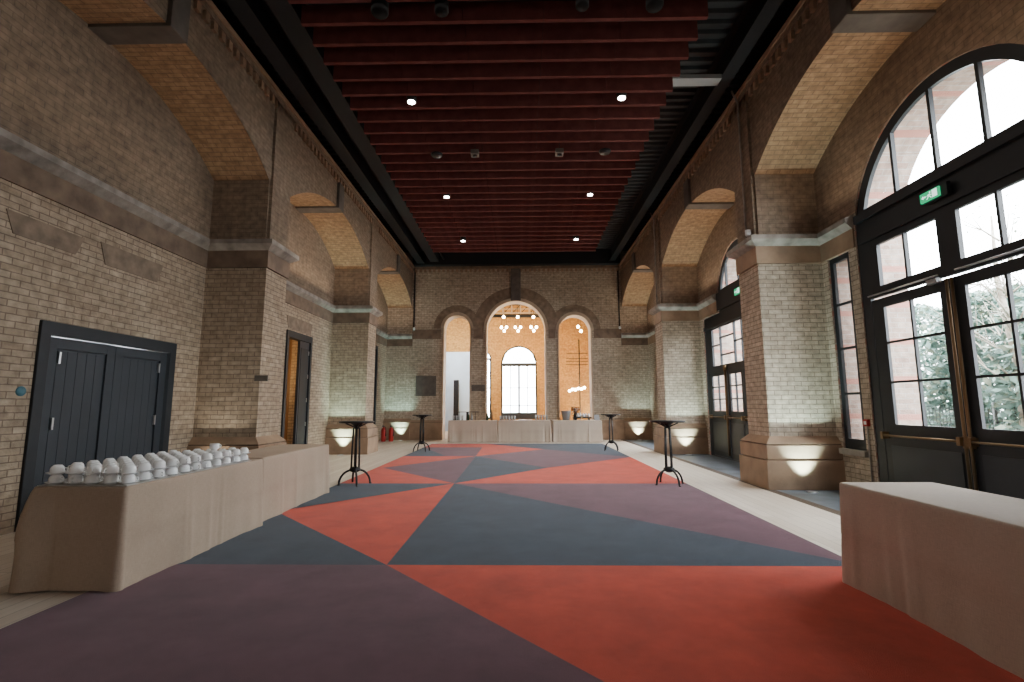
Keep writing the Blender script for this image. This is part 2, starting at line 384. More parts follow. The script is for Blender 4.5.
# ------------------------------------------------------------------ side walls
def side_wall(sgn, face, back, wallname, brickm, holes, names, thick):
    """plate back wall with the openings, piers, spandrel with segmental vaults, string courses"""
    out_ = back + sgn*thick
    mb = MB(); mb.plate('x', rect(Y0-.3, 0, YF+.6, ZW+.7), holes, back, out_, brickm, holeside='brick_red' if sgn > 0 else brickm)
    wall = mb.build(wallname); tag(wall, names, 'wall', kind='structure')
    # upper part of back wall slightly different brick: thin skin between string course and vault
    for (y0,y1) in BAYS:
        pts = [(y0,ZS)] + [(y1,ZS)] + seg_arch(y0, y1, SPR, RISE)
        # cut the door arch out of the skin
        hh = []
        mb2 = MB()
        ho = [h for h in holes if max(p[1] for p in h) > ZS and y0 < h[0][0] < y1]
        if ho:
            h = ho[0]; ar = [p for p in h if p[1] > ZS]
            # arch points run from high y to low y
            ys = sorted(ar, key=lambda p: p[0])
            pts = [(y0,ZS),(ys[0][0]-.02,ZS)] + ys + [(ys[-1][0]+.02,ZS),(y1,ZS)] + seg_arch(y0, y1, SPR, RISE)
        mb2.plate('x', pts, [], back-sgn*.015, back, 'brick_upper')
        mb2.build('wall_panel', wall)
    # piers
    for i,p in enumerate(PY):
        a, b = p, p+PW
        xf = face; xb = back + sgn*.05
        mb = MB(); mb.box((xf,a,.8), (xb,b,3.75), brickm)
        pier = mb.build('pier', wall, loc=((xf+xb)/2,(a+b)/2,0))
        # plinth: two stepped blocks and a sloping cap, running round the pier
        mb = MB(); e = .14
        mb.box((xf-sgn*e,a-e,0), (xb,b+e,.46), 'stone')
        mb.box((xf-sgn*(e-.02),a-e+.02,.47), (xb,b+e-.02,.70), 'stone')
        mb.box((xf-sgn*.09,a-.09,.46),(xb,b+.09,.48),'stone_dark')
        x0,x1 = sorted((xf-sgn*(e-.02), xb)); u0,u1 = sorted((xf-sgn*.0, xb))
        mb.frustum((x0,a-e+.02),(x1,b+e-.02),.72,(u0,a),(u1,b),.84,'stone')
        mb.box((xf-sgn*.1,a-.1,.70),(xb,b+.1,.72),'stone_dark')
        mb.build('plinth', pier, loc=((xf+xb)/2,(a+b)/2,0), bevel=.008)
        # string course around pier: plain stone band, then grey moulding
        mb = MB()
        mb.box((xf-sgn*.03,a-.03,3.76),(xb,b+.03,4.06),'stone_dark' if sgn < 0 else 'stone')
        x0,x1 = sorted((xf-sgn*.03, xb)); u0,u1 = sorted((xf-sgn*.15, xb))
        mb.frustum((x0,a-.03),(x1,b+.03),4.06,(u0,a-.15),(u1,b+.15),4.15,'stone_grey')
        mb.box((xf-sgn*.15,a-.15,4.15),(xb,b+.15,4.23),'stone_grey')
        mb.frustum((u0,a-.15),(u1,b+.15),4.23,tuple((min(xf,xb),a)),tuple((max(xf,xb),b)),4.28,'stone_grey')
        mb.build('cornice', pier, loc=((xf+xb)/2,(a+b)/2,0))
        # pilaster strip running up to the wall head
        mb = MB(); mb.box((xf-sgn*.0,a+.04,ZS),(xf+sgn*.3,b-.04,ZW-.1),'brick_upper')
        mb.build('pilaster', pier, loc=((xf+xb)/2,(a+b)/2,0))
    # string course on back wall inside each bay
    for (y0,y1) in BAYS:
        spans = [(y0,y1)]
        for h in holes:
            hy0 = min(p[0] for p in h); hy1 = max(p[0] for p in h); hz = max(p[1] for p in h)
            if hz > 3.8 and hy0 > y0-.1 and hy1 < y1+.1:
                # width of opening at z about 4
                w = [p[0] for p in h if p[1] > 3.9]; spans = [(y0,min(w)-.02),(max(w)+.02,y1)]
        for (a,b) in spans:
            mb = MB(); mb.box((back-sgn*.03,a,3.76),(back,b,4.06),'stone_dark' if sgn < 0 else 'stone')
            P2 = [(back-sgn*.03,4.06),(back-sgn*.13,4.15),(back-sgn*.13,4.23),(back-sgn*.02,4.28),(back,4.28),(back,4.06)]
            for q in range(len(P2)):
                c,d = P2[q], P2[(q+1)%len(P2)]
                mb.face([(c[0],a,c[1]),(d[0],a,d[1]),(d[0],b,d[1]),(c[0],b,c[1])],'stone_grey')
            for yy in (a,b): mb.face([(c[0],yy,c[1]) for c in P2],'stone_grey')
            mb.build('string_course', wall)
    # spandrel wall over the arches
    fx = face + sgn*.05
    pts = [(Y0,ZS),(Y0,ZW),(YF,ZW)]
    b_last = True
    for (y0,y1) in reversed(BAYS):
        if y1 >= YF-.05: pts += [(YF,SPR)] + seg_arch(y0, y1, SPR, RISE)[1:] + [(y0,ZS)]
        else: pts += [(y1,ZS)] + seg_arch(y0, y1, SPR, RISE) + [(y0,ZS)]
    mb = MB()
    def sf(a,b,li):
        if min(a[1],b[1]) > SPR-.01 and max(a[1],b[1]) < 6.6: return 'brick_vault'
        return 'brick_upper'
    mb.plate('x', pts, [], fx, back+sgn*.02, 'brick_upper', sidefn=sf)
    mb.build('spandrel', wall)
    # ring of voussoirs at each arch edge, keystones, corbel table
    for (y0,y1) in BAYS:
        cy = (y0+y1)/2; mb = MB()
        k = .16; zc = SPR+RISE
        mb.plate('y', [(fx-sgn*.07,ZW-.28),(fx-sgn*.07,zc-.05),(back,zc-.05),(back,zc+.03),(fx-.0,zc+.03),(fx,ZW-.28)], [], cy-k, cy+k, 'stone_key')
        mb.build('keystone', wall, bevel=.015)
        mb = MB()
        o1 = seg_arch(y0, y1, SPR, RISE); R_ = ((y1-y0)**2/4+RISE**2)/(2*RISE)
        ctr = Vector((cy, SPR+RISE-R_))
        outer = [tuple(ctr+(Vector(p)-ctr)*((R_+.34)/R_)) for p in o1]
        for i in range(len(o1)-1):
            q = [o1[i],o1[i+1],outer[i+1],outer[i]]
            if max(p[0] for p in q) > YF-.05: continue
            if abs(sum(p[0] for p in q)/4-cy) < k+.05: continue
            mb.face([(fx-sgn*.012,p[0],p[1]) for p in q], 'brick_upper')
        mb.build('arch_ring', wall)
    mb = MB(); y = Y0
    while y < YF-.1:
        mb.box((fx,y,ZW-.30),(fx-sgn*.05,y+.09,ZW-.16),'stone'); y += .19
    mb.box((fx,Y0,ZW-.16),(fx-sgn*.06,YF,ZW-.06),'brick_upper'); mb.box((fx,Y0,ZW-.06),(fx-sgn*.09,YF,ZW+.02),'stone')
    mb.build('corbel_table', wall)
    return wall

def shift(h, d): return [(a+d,b) for a,b in h]
# right-hand openings
DC = 5.92
h_door = arched(5.87, 1.60, 0, 3.88, 28)
h_nw = rect(7.66,.66,8.19,3.76); h_nw2 = rect(3.5,.66,4.03,3.76)
h_b2 = [(13.95,0),(13.95,3.76),(12.86,3.76),(12.86,4.1)] + arc(11.65,4.1,1.21,0,PI,24)[1:-1] + [(10.44,4.1),(10.44,3.76),(9.35,3.76),(9.35,0)]
h_b3d = arched(16.6, 1.45, 0, 3.88, 24); h_b3n = rect(18.35,.66,18.9,3.76)
holesR = [h_door, h_nw, h_nw2, h_b2, h_b3d, h_b3n]  # unseen bay behind the camera kept solid to darken the near end
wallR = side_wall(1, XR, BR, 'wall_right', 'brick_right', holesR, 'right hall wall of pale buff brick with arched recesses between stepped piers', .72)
h_l1 = rect(5.5,0,7.74,2.34); h_l2 = rect(11.42,0,12.82,3.14); h_l3 = rect(17.6,0,18.7,3.6)
holesL = [h_l1, h_l2, h_l3]
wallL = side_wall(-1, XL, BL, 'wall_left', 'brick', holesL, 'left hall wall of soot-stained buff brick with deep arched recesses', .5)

# brown brick relieving lintels in the left wall
for nm,y0,y1,z0,z1 in (('a',5.0,5.92,3.22,3.46),('b',6.2,7.3,3.22,3.5),('c',11.42,12.82,3.2,3.48)):
    mb = MB(); mb.plate('x', [(y0+.08,z0),(y1-.08,z0),(y1+.02,z1),(y0-.02,z1)], [], BL, BL+.012, 'arch_brick')
    mb.build('lintel', wallL)

# ------------------------------------------------------------------ rear wall (behind the camera)
mb = MB(); mb.box((BL-.5,Y0-.3,0),(BR+.7,Y0,ZW+.7),'brick'); o = mb.build('wall_back'); tag(o,'brick end wall closing the hall behind the viewpoint','wall',kind='structure')

# ------------------------------------------------------------------ far wall with three arched openings
AX = [(-2.62,.53,4.5),(-.21,1.19,4.42),(2.19,.64,4.38)]
holesF = [arched(c, r, 0, zs, 24) for c,r,zs in AX]
mb = MB(); mb.plate('y', rect(BL-.5,0,BR+.7,ZW+.7), holesF, YF, YF+.6, 'brick_right', holeside='render')
wallF = mb.build('wall_front'); tag(wallF, 'far end brick wall pierced by three arched openings', 'wall', kind='structure')
def ring(mb, cx, zs, r0, r1, y0, y1, mat, n=28, a0=0, a1=PI):
    i_ = arc(cx,zs,r0,a0,a1,n); o_ = arc(cx,zs,r1,a1,a0,n)
    mb.plate('y', i_+o_, [], y0, y1, mat)
for (c,r,zs) in AX:
    mb = MB(); ring(mb, c, zs, r, r+.13, YF-.07, YF, 'render')
    for s_ in (-1,1): mb.box((c+s_*r,YF-.05,.85),(c+s_*(r+.06),YF,zs-.0),'render')
    mb.build('arch_moulding', wallF)
    mb = MB(); ring(mb, c, zs, r+.13, r+.13+(.46 if r > 1 else .3), YF-(.03 if r > 1 else .022), YF, 'arch_brick'); mb.build('arch_ring', wallF)
mb = MB()
edges = [(-4.45,-2.62-.67),(-2.62+.67,-.21-1.33),(-.21+1.33,2.19-.78),(2.19+.78,4.08)]
for a,b in edges: mb.box((a,YF-.04,4.06),(b,YF,4.44),'stone_dark')
mb.build('string_course', wallF)
mb = MB()
for a,b in [(-4.45,-2.62-.53),(-2.62+.53,-.21-1.19),(-.21+1.19,2.19-.64),(2.19+.64,4.08)]:
    mb.box((a,YF-.10,0),(b,YF,.68),'stone'); mb.box((a,YF-.07,.68),(b,YF,.70),'stone_dark'); mb.box((a,YF-.11,.70),(b,YF,.78),'stone')
mb.build('plinth', wallF)
mb = MB(); mb.box((-.41,YF-.12,5.62),(.0,YF,6.98),'stone_key'); mb.build('keystone', wallF, bevel=.02)
mb = MB(); x = -4.4
while x < 4.05:
    mb.box((x,YF-.06,6.86),(x+.09,YF,7.0),'stone'); x += .19
mb.box((-4.45,YF-.07,7.0),(4.08,YF,7.1),'stone_dark'); mb.build('corbel_table', wallF)
# splayed corner recess returns at the far end already end at the far wall; their plinths:
for sgn,xf,xb,nm in ((1,XR,BR,wallR),(-1,XL,BL,wallL)):
    mb = MB(); x0,x1 = sorted((xf,xb))
    mb.box((x0,YF-.16,0),(x1,YF,.46),'stone'); mb.box((x0,YF-.14,.47),(x1,YF,.70),'stone'); mb.box((x0,YF-.1,.46),(x1,YF,.48),'stone_dark')
    mb.box((x0,YF-.1,.70),(x1,YF,.72),'stone_dark'); mb.frustum((x0,YF-.14),(x1,YF),.72,(x0,YF-.02),(x1,YF),.84,'stone')
    mb.box((x0,YF-.05,3.76),(x1,YF,4.06),'stone_dark'); mb.frustum((x0,YF-.05),(x1,YF),4.06,(x0,YF-.15),(x1,YF),4.16,'stone_grey'); mb.box((x0,YF-.15,4.16),(x1,YF,4.26),'stone_grey')
    mb.build('corner_plinth', nm)

# plaques on the far wall
def wallthing(name, a, b, mat, label, cat, bev=.006, group=None):
    mb = MB(); mb.box(a, b, mat); o = mb.build(name, loc=tuple((p+q)/2 for p,q in zip(a,b)), bevel=bev); tag(o, label, cat, group); return o
o = MB(); o.box((-4.27,YF-.04,1.74),(-3.44,YF,2.55),'plaque'); o.box((-4.21,YF-.05,1.80),(-3.50,YF-.04,2.49),'stone_key')
pl = o.build('wall_plaque', loc=(-3.85,YF-.02,2.14)); tag(pl,'square dark plaque on the far wall left of the arches','plaque')
wallthing('stone_tablet',(-2.0,YF-.045,1.93),(-1.42,YF,2.18),'plaque','narrow dark tablet on the brick pier between left and central arches','tablet')
wallthing('nameplate',(-4.53,8.33,1.77),(-4.30,8.35,1.87),'plaque','small rectangular metal plate on the nearest left pier','plate',.002)
mb = MB(); mb.lathe([(0,.0),(.055,.0),(.055,.012),(0,.016)],'blue',(BL,5.38,1.52),16,'x'); o = mb.build('wall_disc', loc=(BL,5.38,1.52)); tag(o,'small round blue disc on the brick beside the left dark double door','disc')

# ------------------------------------------------------------------ ceiling deck, beams, baffles
mb = MB(); y = Y0; zt = 7.72; ys = []
while y < YF+.05:
    ys += [(y,zt),(y+.09,zt),(y+.12,zt+.06),(y+.2,zt+.06),(y+.23,zt)]; y += .23
for i in range(len(ys)-1):
    a,b = ys[i],ys[i+1]; mb.face([(BL-.5,a[0],a[1]),(BR+.7,a[0],a[1]),(BR+.7,b[0],b[1]),(BL-.5,b[0],b[1])],'deck')
mb.box((BL-.5,Y0,zt+.1),(BR+.7,YF+.6,zt+.2),'deck')
ceil = mb.build('ceiling', fix=False); tag(ceil,'charcoal corrugated metal ceiling deck high above the hall','ceiling',kind='structure')
def beam(x0,x1,z0,z1,label,y0=Y0,y1=YF):
    mb = MB(); h = .03
    mb.box((x0,y0,z0),(x1,y1,z0+h),'beam'); mb.box((x0,y0,z1-h),(x1,y1,z1),'beam'); c = (x0+x1)/2; mb.box((c-.02,y0,z0+h),(c+.02,y1,z1-h),'beam')
    return mb
bm_ = beam(-4.25,-3.95,7.15,7.72,''); o = bm_.build('steel_beam', loc=(-4.1,8.3,7.43)); tag(o,'black steel beam running along the head of the left wall','beam')
bm_ = beam(3.62,3.86,7.2,7.72,''); o = bm_.build('steel_beam', loc=(3.74,8.3,7.43)); tag(o,'black steel beam running along the head of the right wall','beam')
mb = MB(); mb.box((-3.7,Y0,7.2),(-3.35,YF-.4,7.5),'beam'); o = mb.build('air_duct', loc=(-3.5,8.3,7.35)); tag(o,'long black rectangular duct left of the red ceiling baffles','duct')
mb = MB(); mb.box((-4.45,YF-.35,7.1),(4.08,YF-.05,7.72),'beam'); o = mb.build('steel_beam', loc=(0,YF-.2,7.4)); tag(o,'black beam across the top of the far wall','beam')
mb = MB(); mb.box((2.62,8.2,7.12),(3.6,8.42,7.2),'grey'); o = mb.build('cross_rail', loc=(3.1,8.3,7.15)); tag(o,'grey crosswise rail between the baffles and right ceiling beam','rail')
# pipe along left
mb = MB(); mb.tube([(-3.15,Y0,7.3),(-3.15,YF-.4,7.3)],.035,'beam'); mb.tube([(-3.9,5.0,7.05),(-3.2,5.0,7.05)],.02,'grey'); mb.tube([(-3.9,5.15,7.05),(-3.2,5.15,7.05)],.02,'grey')
o = mb.build('ceiling_pipe', loc=(-3.15,8,7.3)); tag(o,'thin black service pipe along the left side of the ceiling','pipe')
BZ = 6.5
bx0,bx1 = -2.97,2.53
first = None; y = 2.2; k = 0; rows = []
while y < 16.35: rows.append(y); y += .388
for i,y in enumerate(rows):
    if first is None:
        mb = MB()
        for j in range(5):
            a = bx0+(bx1-bx0)*j/5+.003; b = bx0+(bx1-bx0)*(j+1)/5-.003
            mb.box((a,y-.03,BZ),(b,y+.03,BZ+.27),'baffle')
        for x in (-2.2,-.8,.5,1.9): mb.tube([(x,y,BZ+.27),(x,y,7.72)],.004,'black_metal',4)
        o = first = mb.build('ceiling_baffle', loc=(-.22,y,BZ))
    else: o = dup(first, loc=(-.22,y,BZ))
    tag(o,'long maroon acoustic baffle hanging crosswise in the row under the ceiling','baffle','maroon ceiling baffles')
# downlights
LT = [(-1.84,7.78,'nearest left'),(1.71,7.75,'nearest right'),(-1.82,11.65,'middle left'),(1.71,11.6,'middle right'),(-1.80,14.95,'farthest left'),(1.73,14.9,'farthest right')]
for x,y,nm in LT:
    e = empty('ceiling_downlight',(x,y,BZ-.03),'small bright round downlight under the maroon baffles, %s of the six' % nm,'downlight','bright ceiling downlights')
    mb = MB(); mb.lathe([(.062,.0),(.085,.0),(.085,.16),(.062,.16)],'black_metal',(x,y,BZ-.03),20); mb.tube([(x,y,BZ+.13),(x,y,7.72)],.006,'black_metal',5); mb.build('housing', e, loc=(x,y,BZ-.03))
    mb = MB(); mb.lathe([(0,0),(.062,0),(.062,.01),(0,.01)],'downlight',(x,y,BZ-.04),20); mb.build('lens', e, loc=(x,y,BZ-.03))
    ld = bpy.data.lights.new('downlight_beam','SPOT'); ld.energy = 170; ld.color = (1,.9,.78); ld.spot_size = 1.5; ld.spot_blend = .8; ld.shadow_soft_size = .06
    l = bpy.data.objects.new('downlight_beam', ld); col.objects.link(l); l.parent = e; l.location = (0,0,-.06)
for x,y,nm,r in ((-1.8,5.75,'leftmost',.11),(-1.0,5.75,'second from the left',.09),(.8,5.7,'third from the left',.085),(1.72,5.72,'rightmost',.11)):
    mb = MB(); mb.lathe([(0,-.12),(r*.9,-.12),(r,-.1),(r,.04),(0,.04)],'matt_black',(x,y,BZ-.02),20); mb.tube([(x,y,BZ),(x,y,7.72)],.008,'black_metal',5)
    o = mb.build('ceiling_spotlight', loc=(x,y,BZ-.02)); tag(o,'unlit black cylinder spotlight under the nearest baffles, %s of four' % nm,'spotlight','unlit ceiling spotlights')
for x,y,nm in ((-.92,9.5,'left'),(.8,9.5,'right')):
    mb = MB(); mb.box((x-.08,y-.08,BZ-.10),(x+.08,y+.08,BZ-.0),'plaque'); mb.lathe([(0,-.02),(.05,-.02),(.05,0),(0,0)],'black_metal',(x,y,BZ-.10),16); mb.tube([(x,y,BZ),(x,y,7.72)],.005,'black_metal',4)
    o = mb.build('ceiling_box', loc=(x,y,BZ-.05)); tag(o,'small square ceiling box mid-hall between the baffles, %s one of the pair' % nm,'box','square ceiling boxes')
for x,y,nm in ((-1.72,9.6,'left'),(1.73,9.55,'right')):
    mb = MB(); mb.lathe([(0,-.05),(.1,-.05),(.12,-.02),(.12,0),(0,0)],'black_metal',(x,y,BZ),20); mb.tube([(x,y,BZ),(x,y,7.72)],.005,'black_metal',4)
    o = mb.build('ceiling_speaker', loc=(x,y,BZ-.03)); tag(o,'flat dark disc speaker under the middle baffles, %s one of the pair' % nm,'speaker','disc ceiling speakers')

# ------------------------------------------------------------------ wall conduits
def conduit(pts, r, mat, label):
    mb = MB(); mb.tube(pts, r, mat, 8); o = mb.build('conduit', loc=pts[0]); tag(o, label, 'conduit'); return o
conduit([(4.04,8.62,ZS+.0),(4.04,8.62,6.9),(3.98,8.7,7.2)],.018,'stone_grey','grey conduit running up the nearest right pilaster')
conduit([(4.04,14.5,ZS+.0),(4.04,14.5,6.9),(3.98,14.6,7.2)],.018,'stone_grey','grey conduit running up the second right pilaster')
conduit([(-4.40,YF-.03,4.46),(-4.40,YF-.03,7.1)],.03,'black_metal','dark pipe up the far left corner of the hall')
conduit([(4.02,YF-.03,4.5),(4.02,YF-.03,7.1)],.025,'black_metal','dark pipe up the far right corner of the hall')
for x,y,z,lb in ((-4.38,YF-.1,4.48,'small white sensor box at the foot of the far left corner pipe'),(4.02,YF-.1,4.48,'small white sensor box at the foot of the far right corner pipe'),(4.02,8.5,4.36,'small white sensor on the nearest right pier ledge')):
    mb = MB(); mb.lathe([(0,-.06),(.035,-.06),(.05,-.03),(.05,.05),(0,.06)],'white',(x,y,z),14); o = mb.build('sensor', loc=(x,y,z)); tag(o, lb, 'sensor')

# ------------------------------------------------------------------ doors and windows
def holes_grid(ycols, zrows, gap=.03):
    hs = []
    for a,b in zip(ycols[:-1], ycols[1:]):
        for c,d in zip(zrows[:-1], zrows[1:]):
            hs.append(rect(a+gap/2, c+gap/2, b-gap/2, d-gap/2))
    return hs
def pane(parent, hs, x, name='pane'):
    mb = MB()
    for h in hs: mb.face([(x,p[0],p[1]) for p in h],'glass')
    return mb.build(name, parent, fix=False)
def fan_holes(cy, r, zb, zs, bars, g=.045):
    """glazing of an arched light above zb, split by upright bars"""
    ys = [cy-r]+list(bars)+[cy+r]; hs = []
    for a,b in zip(ys[:-1], ys[1:]):
        a2 = a+(g/2 if a != ys[0] else 0); b2 = b-(g/2 if b != ys[-1] else 0)
        top = []
        def zz(y): return zs+math.sqrt(max(0,r*r-(y-cy)**2))
        a3,b3 = a2,b2
        if a == ys[0]: a3 = cy-math.sqrt(max(0,r*r-(zb-zs)**2)) if zb > zs else a2
        if b == ys[-1]: b3 = cy+math.sqrt(max(0,r*r-(zb-zs)**2)) if zb > zs else b2
        n = 10
        for i in range(n+1):
            y = b3+(a3-b3)*i/n; top.append((y, max(zz(y), zb+.001)))
        pts = [(a3,zb),(b3,zb)] + [t for t in top if t[1] > zb+.01]
        hs.append(pts)
    return hs

def leaf(mb_name, parent, y0, y1, glass_y, zrows, xf, label=None, hinge_hi=True, panels=None):
    """one door leaf between y0<y1 with small panes over a solid panel"""
    hs = holes_grid(glass_y, zrows)
    mb = MB(); mb.plate('x', rect(y0,.03,y1,zrows[-1]+.12), hs, xf, xf+.04, 'frame')
    mb.box((xf-.012,y0+.12,.16),(xf,y1-.12,zrows[0]-.28),'door')
    d = mb.build(mb_name, parent)
    pane(d, hs, xf+.025)
    mb = MB(); zz = zrows[0]-.14
    mb.tube([(xf-.07,y0+.06,zz),(xf-.07,y1-.06,zz)],.014,'brass',8)
    for yy in (y0+.06,y1-.06): mb.box((xf-.09,yy-.025,zz-.05),(xf,yy+.025,zz+.05),'brass')
    mb.build('push_bar', d)
    return d

def exit_sign(y0, y1, z0, z1, label, lit=True):
    x = BR-.01
    e = empty('exit_sign',(x,(y0+y1)/2,z0),label,'exit sign')
    mb = MB(); mb.box((x-.05,y0-.09,z0-.02),(x,y1+.0,z1+.02),'frame'); mb.build('housing', e, loc=(x,(y0+y1)/2,z0))
    mb = MB(); mb.box((x-.075,y0,z0),(x-.05,y1,z1),'sign_green'); w = y1-y0; h = z1-z0; xf = x-.077
    def q(pts): mb.face([(xf, y1-a*w, z0+b*h) for a,b in pts],'sign_white')
    # doorway, running figure and arrow (y decreases to the right of the picture)
    q([(.66,.12),(.93,.12),(.93,.9),(.66,.9)])
    for P_ in ([(.45,.62),(.57,.66),(.54,.40),(.44,.38)], [(.44,.40),(.50,.40),(.40,.14),(.34,.14)], [(.50,.40),(.56,.42),(.64,.20),(.60,.14)], [(.55,.62),(.65,.5),(.63,.44),(.54,.54)], [(.46,.62),(.36,.48),(.38,.44),(.48,.54)]): q(P_)
    q([(.56+.045*math.cos(t*PI/4),.78+.1*math.sin(t*PI/4)) for t in range(8)])
    q([(.08,.50),(.20,.72),(.20,.58),(.33,.58),(.33,.42),(.20,.42),(.20,.28)])
    mb.build('face', e, loc=(x,(y0+y1)/2,z0), fix=False)
    return e

def bay1_door(dy, idx, label, sign=True):
    x = BR+.02
    root = empty('door_%d' % idx,(x,DC+dy,0),label,'door',kind='structure')
    def S2(hs): return [shift(h,dy) for h in hs]
    cy = 5.87
    upper = [rect(6.6,3.05,7.08,3.66), rect(6.05,3.05,6.565,3.66), rect(5.27,3.05,5.76,3.66), rect(4.76,3.05,5.235,3.66)]
    fan = fan_holes(cy, 1.45, 4.27, 3.88, (5.28,5.95,6.63))
    mid = [rect(4.52,.0,7.32,2.90)]
    outer = arched(cy, 1.60, 0, 3.88, 28)
    mid = [[(4.45,.02),(7.30,.02),(7.30,2.90),(4.45,2.90)]]
    mb = MB(); mb.plate('x', shift(outer,dy), S2(upper+fan+mid), x, x+.055, 'frame')
    # projecting transom mouldings
    mb.box((x-.05,4.30+dy,4.10),(x,7.44+dy,4.22),'frame'); mb.box((x-.03,4.32+dy,3.76),(x,7.42+dy,3.84),'frame')
    mb.build('frame', root)
    pane(root, S2(upper), x+.03, 'transom_light'); pane(root, S2(fan), x+.03, 'fanlight')
    a = leaf('door_leaf', root, 5.93+dy, 7.29+dy, [6.09+dy,6.585+dy,7.08+dy], [1.06,1.66,2.22,2.75], x+.005)
    b = leaf('door_leaf', root, 4.46+dy, 5.91+dy, [4.76+dy,5.265+dy,5.77+dy], [1.06,1.66,2.22,2.75], x+.005)
    for yy in (5.955,5.885):
        mb = MB(); mb.tube([(x-.03,yy+dy,.1),(x-.03,yy+dy,2.86)],.018,'brass',8); mb.box((x-.04,yy-.03+dy,.84),(x+.02,yy+.03+dy,.98),'brass'); mb.build('lock_rod', root)
    for y0_,y1_ in ((6.05,7.28),(4.7,5.8)):
        mb = MB(); mb.tube([(x-.05,y0_+dy,2.93),(x-.05,y1_+dy,2.93)],.012,'steel',6); mb.box((x-.07,y0_+dy,2.84),(x,y0_+.16+dy,2.9),'grey'); mb.build('door_closer', root)
    return root
bay1_door(0, 1, 'huge arched glazed double door in the nearest right bay, foliage outside')
exit_sign(5.83,6.11,3.87,3.99,'small green and white lit exit sign with running figure on the nearest right door transom')

def bay2_door():
    x = BR+.02; root = empty('door_2',(x,11.65,0),'wide dark glazed doors with arched fanlight in the second right bay','door',kind='structure')
    mir = lambda h: [(23.3-p[0],p[1]) for p in h]
    up = [rect(12.95,2.38,13.45,2.91),rect(12.95,2.94,13.45,3.37),
          rect(12.10,2.38,12.92,2.62),rect(12.10,2.65,12.92,3.08),rect(12.10,3.11,12.92,3.37),
          rect(11.67,2.38,12.06,2.89),rect(11.67,2.92,12.06,3.37)]
    up = up+[mir(h) for h in up]
    fan = fan_holes(11.65, 1.07, 4.33, 4.1, (10.95,11.65,12.35))
    mid = [rect(9.5,.02,13.75,2.2)]
    outer = [(13.93,0),(13.93,3.74),(12.85,3.74),(12.85,4.1)] + arc(11.65,4.1,1.20,0,PI,24)[1:-1] + [(10.45,4.1),(10.45,3.74),(9.37,3.74),(9.37,0)]
    mb = MB(); mb.plate('x', outer, up+fan+mid, x, x+.055, 'frame'); mb.box((x-.05,10.42,3.8),(x,12.88,4.25),'frame'); mb.box((x-.04,9.38,3.4),(x,13.92,3.5),'frame'); mb.build('frame', root)
    pane(root, up, x+.03, 'transom_light'); pane(root, fan, x+.03, 'fanlight')
    for a,b in ((12.64,13.74),(11.66,12.60),(10.70,11.64),(9.51,10.66)):
        leaf('door_leaf', root, a, b, [a+.13,(a+b)/2,b-.13], [1.18,1.5,1.82,2.13], x+.005)
    for yy in (12.62,10.68):
        mb = MB(); mb.tube([(x-.03,yy,.1),(x-.03,yy,2.2)],.035,'brass',8); mb.tube([(x-.03,yy,2.2),(x-.03,yy,2.34)],.05,'brass',8); mb.build('lock_rod', root)
bay2_door()
exit_sign(11.35,11.65,3.93,4.08,'small lit exit sign above the second right bay doors')
def narrow_window(idx, y0, y1, z0, z1, label, rows=4, colsn=1):
    x = BR+.03; root = empty('window_%d' % idx,(x,(y0+y1)/2,z0),label,'window',kind='structure')
    t = .07
    zr = [z0+.14+(z1-t-z0-.14)*i/rows for i in range(rows+1)]
    hs = holes_grid([y0+t,y1-t], zr, .035)
    mb = MB(); mb.plate('x', rect(y0,z0,y1,z1), hs, x, x+.05, 'frame'); mb.build('window_frame', root)
    pane(root, hs, x+.03)
    mb = MB(); mb.box((BR-.06,y0-.04,z0-.09),(x,y1+.04,z0),'stone_grey'); mb.build('window_sill', root)
narrow_window(1, 7.66,8.19,.66,3.76,'tall narrow window beside the nearest right pier')
narrow_window(2, 3.5,4.03,.66,3.76,'tall narrow window on the near side of the first right door')
narrow_window(3, 18.35,18.9,.66,3.76,'tall narrow dark window in the farthest right bay')
x = BR+.02; root = empty('window_4',(x,16.6,0),'arched window in the farthest right bay','window',kind='structure')
hs = holes_grid([15.4,16.0,16.6,17.2,17.8],[.6,1.5,2.4,3.3],.04)+fan_holes(16.6,1.3,4.0,3.88,(16.0,16.6,17.2))
mb = MB(); mb.plate('x', arched(16.6,1.45,0,3.88,24), hs, x, x+.055, 'frame'); mb.build('window_frame', root); pane(root, hs, x+.03)

# fire call point and its conduit
e = empty('fire_call_point',(BR,7.58,1.05),'red fire call point on the brick jamb beside the nearest right door','call point')
mb = MB(); mb.box((BR-.045,7.53,1.03),(BR,7.62,1.13),'red'); mb.box((BR-.05,7.55,1.055),(BR-.045,7.60,1.105),'white'); mb.build('call_button', e, loc=(BR,7.58,1.05))
mb = MB(); mb.tube([(BR-.02,7.575,1.03),(BR-.02,7.575,.02)],.012,'stone_grey',6); mb.build('cable_tube', e, loc=(BR,7.58,1.05))

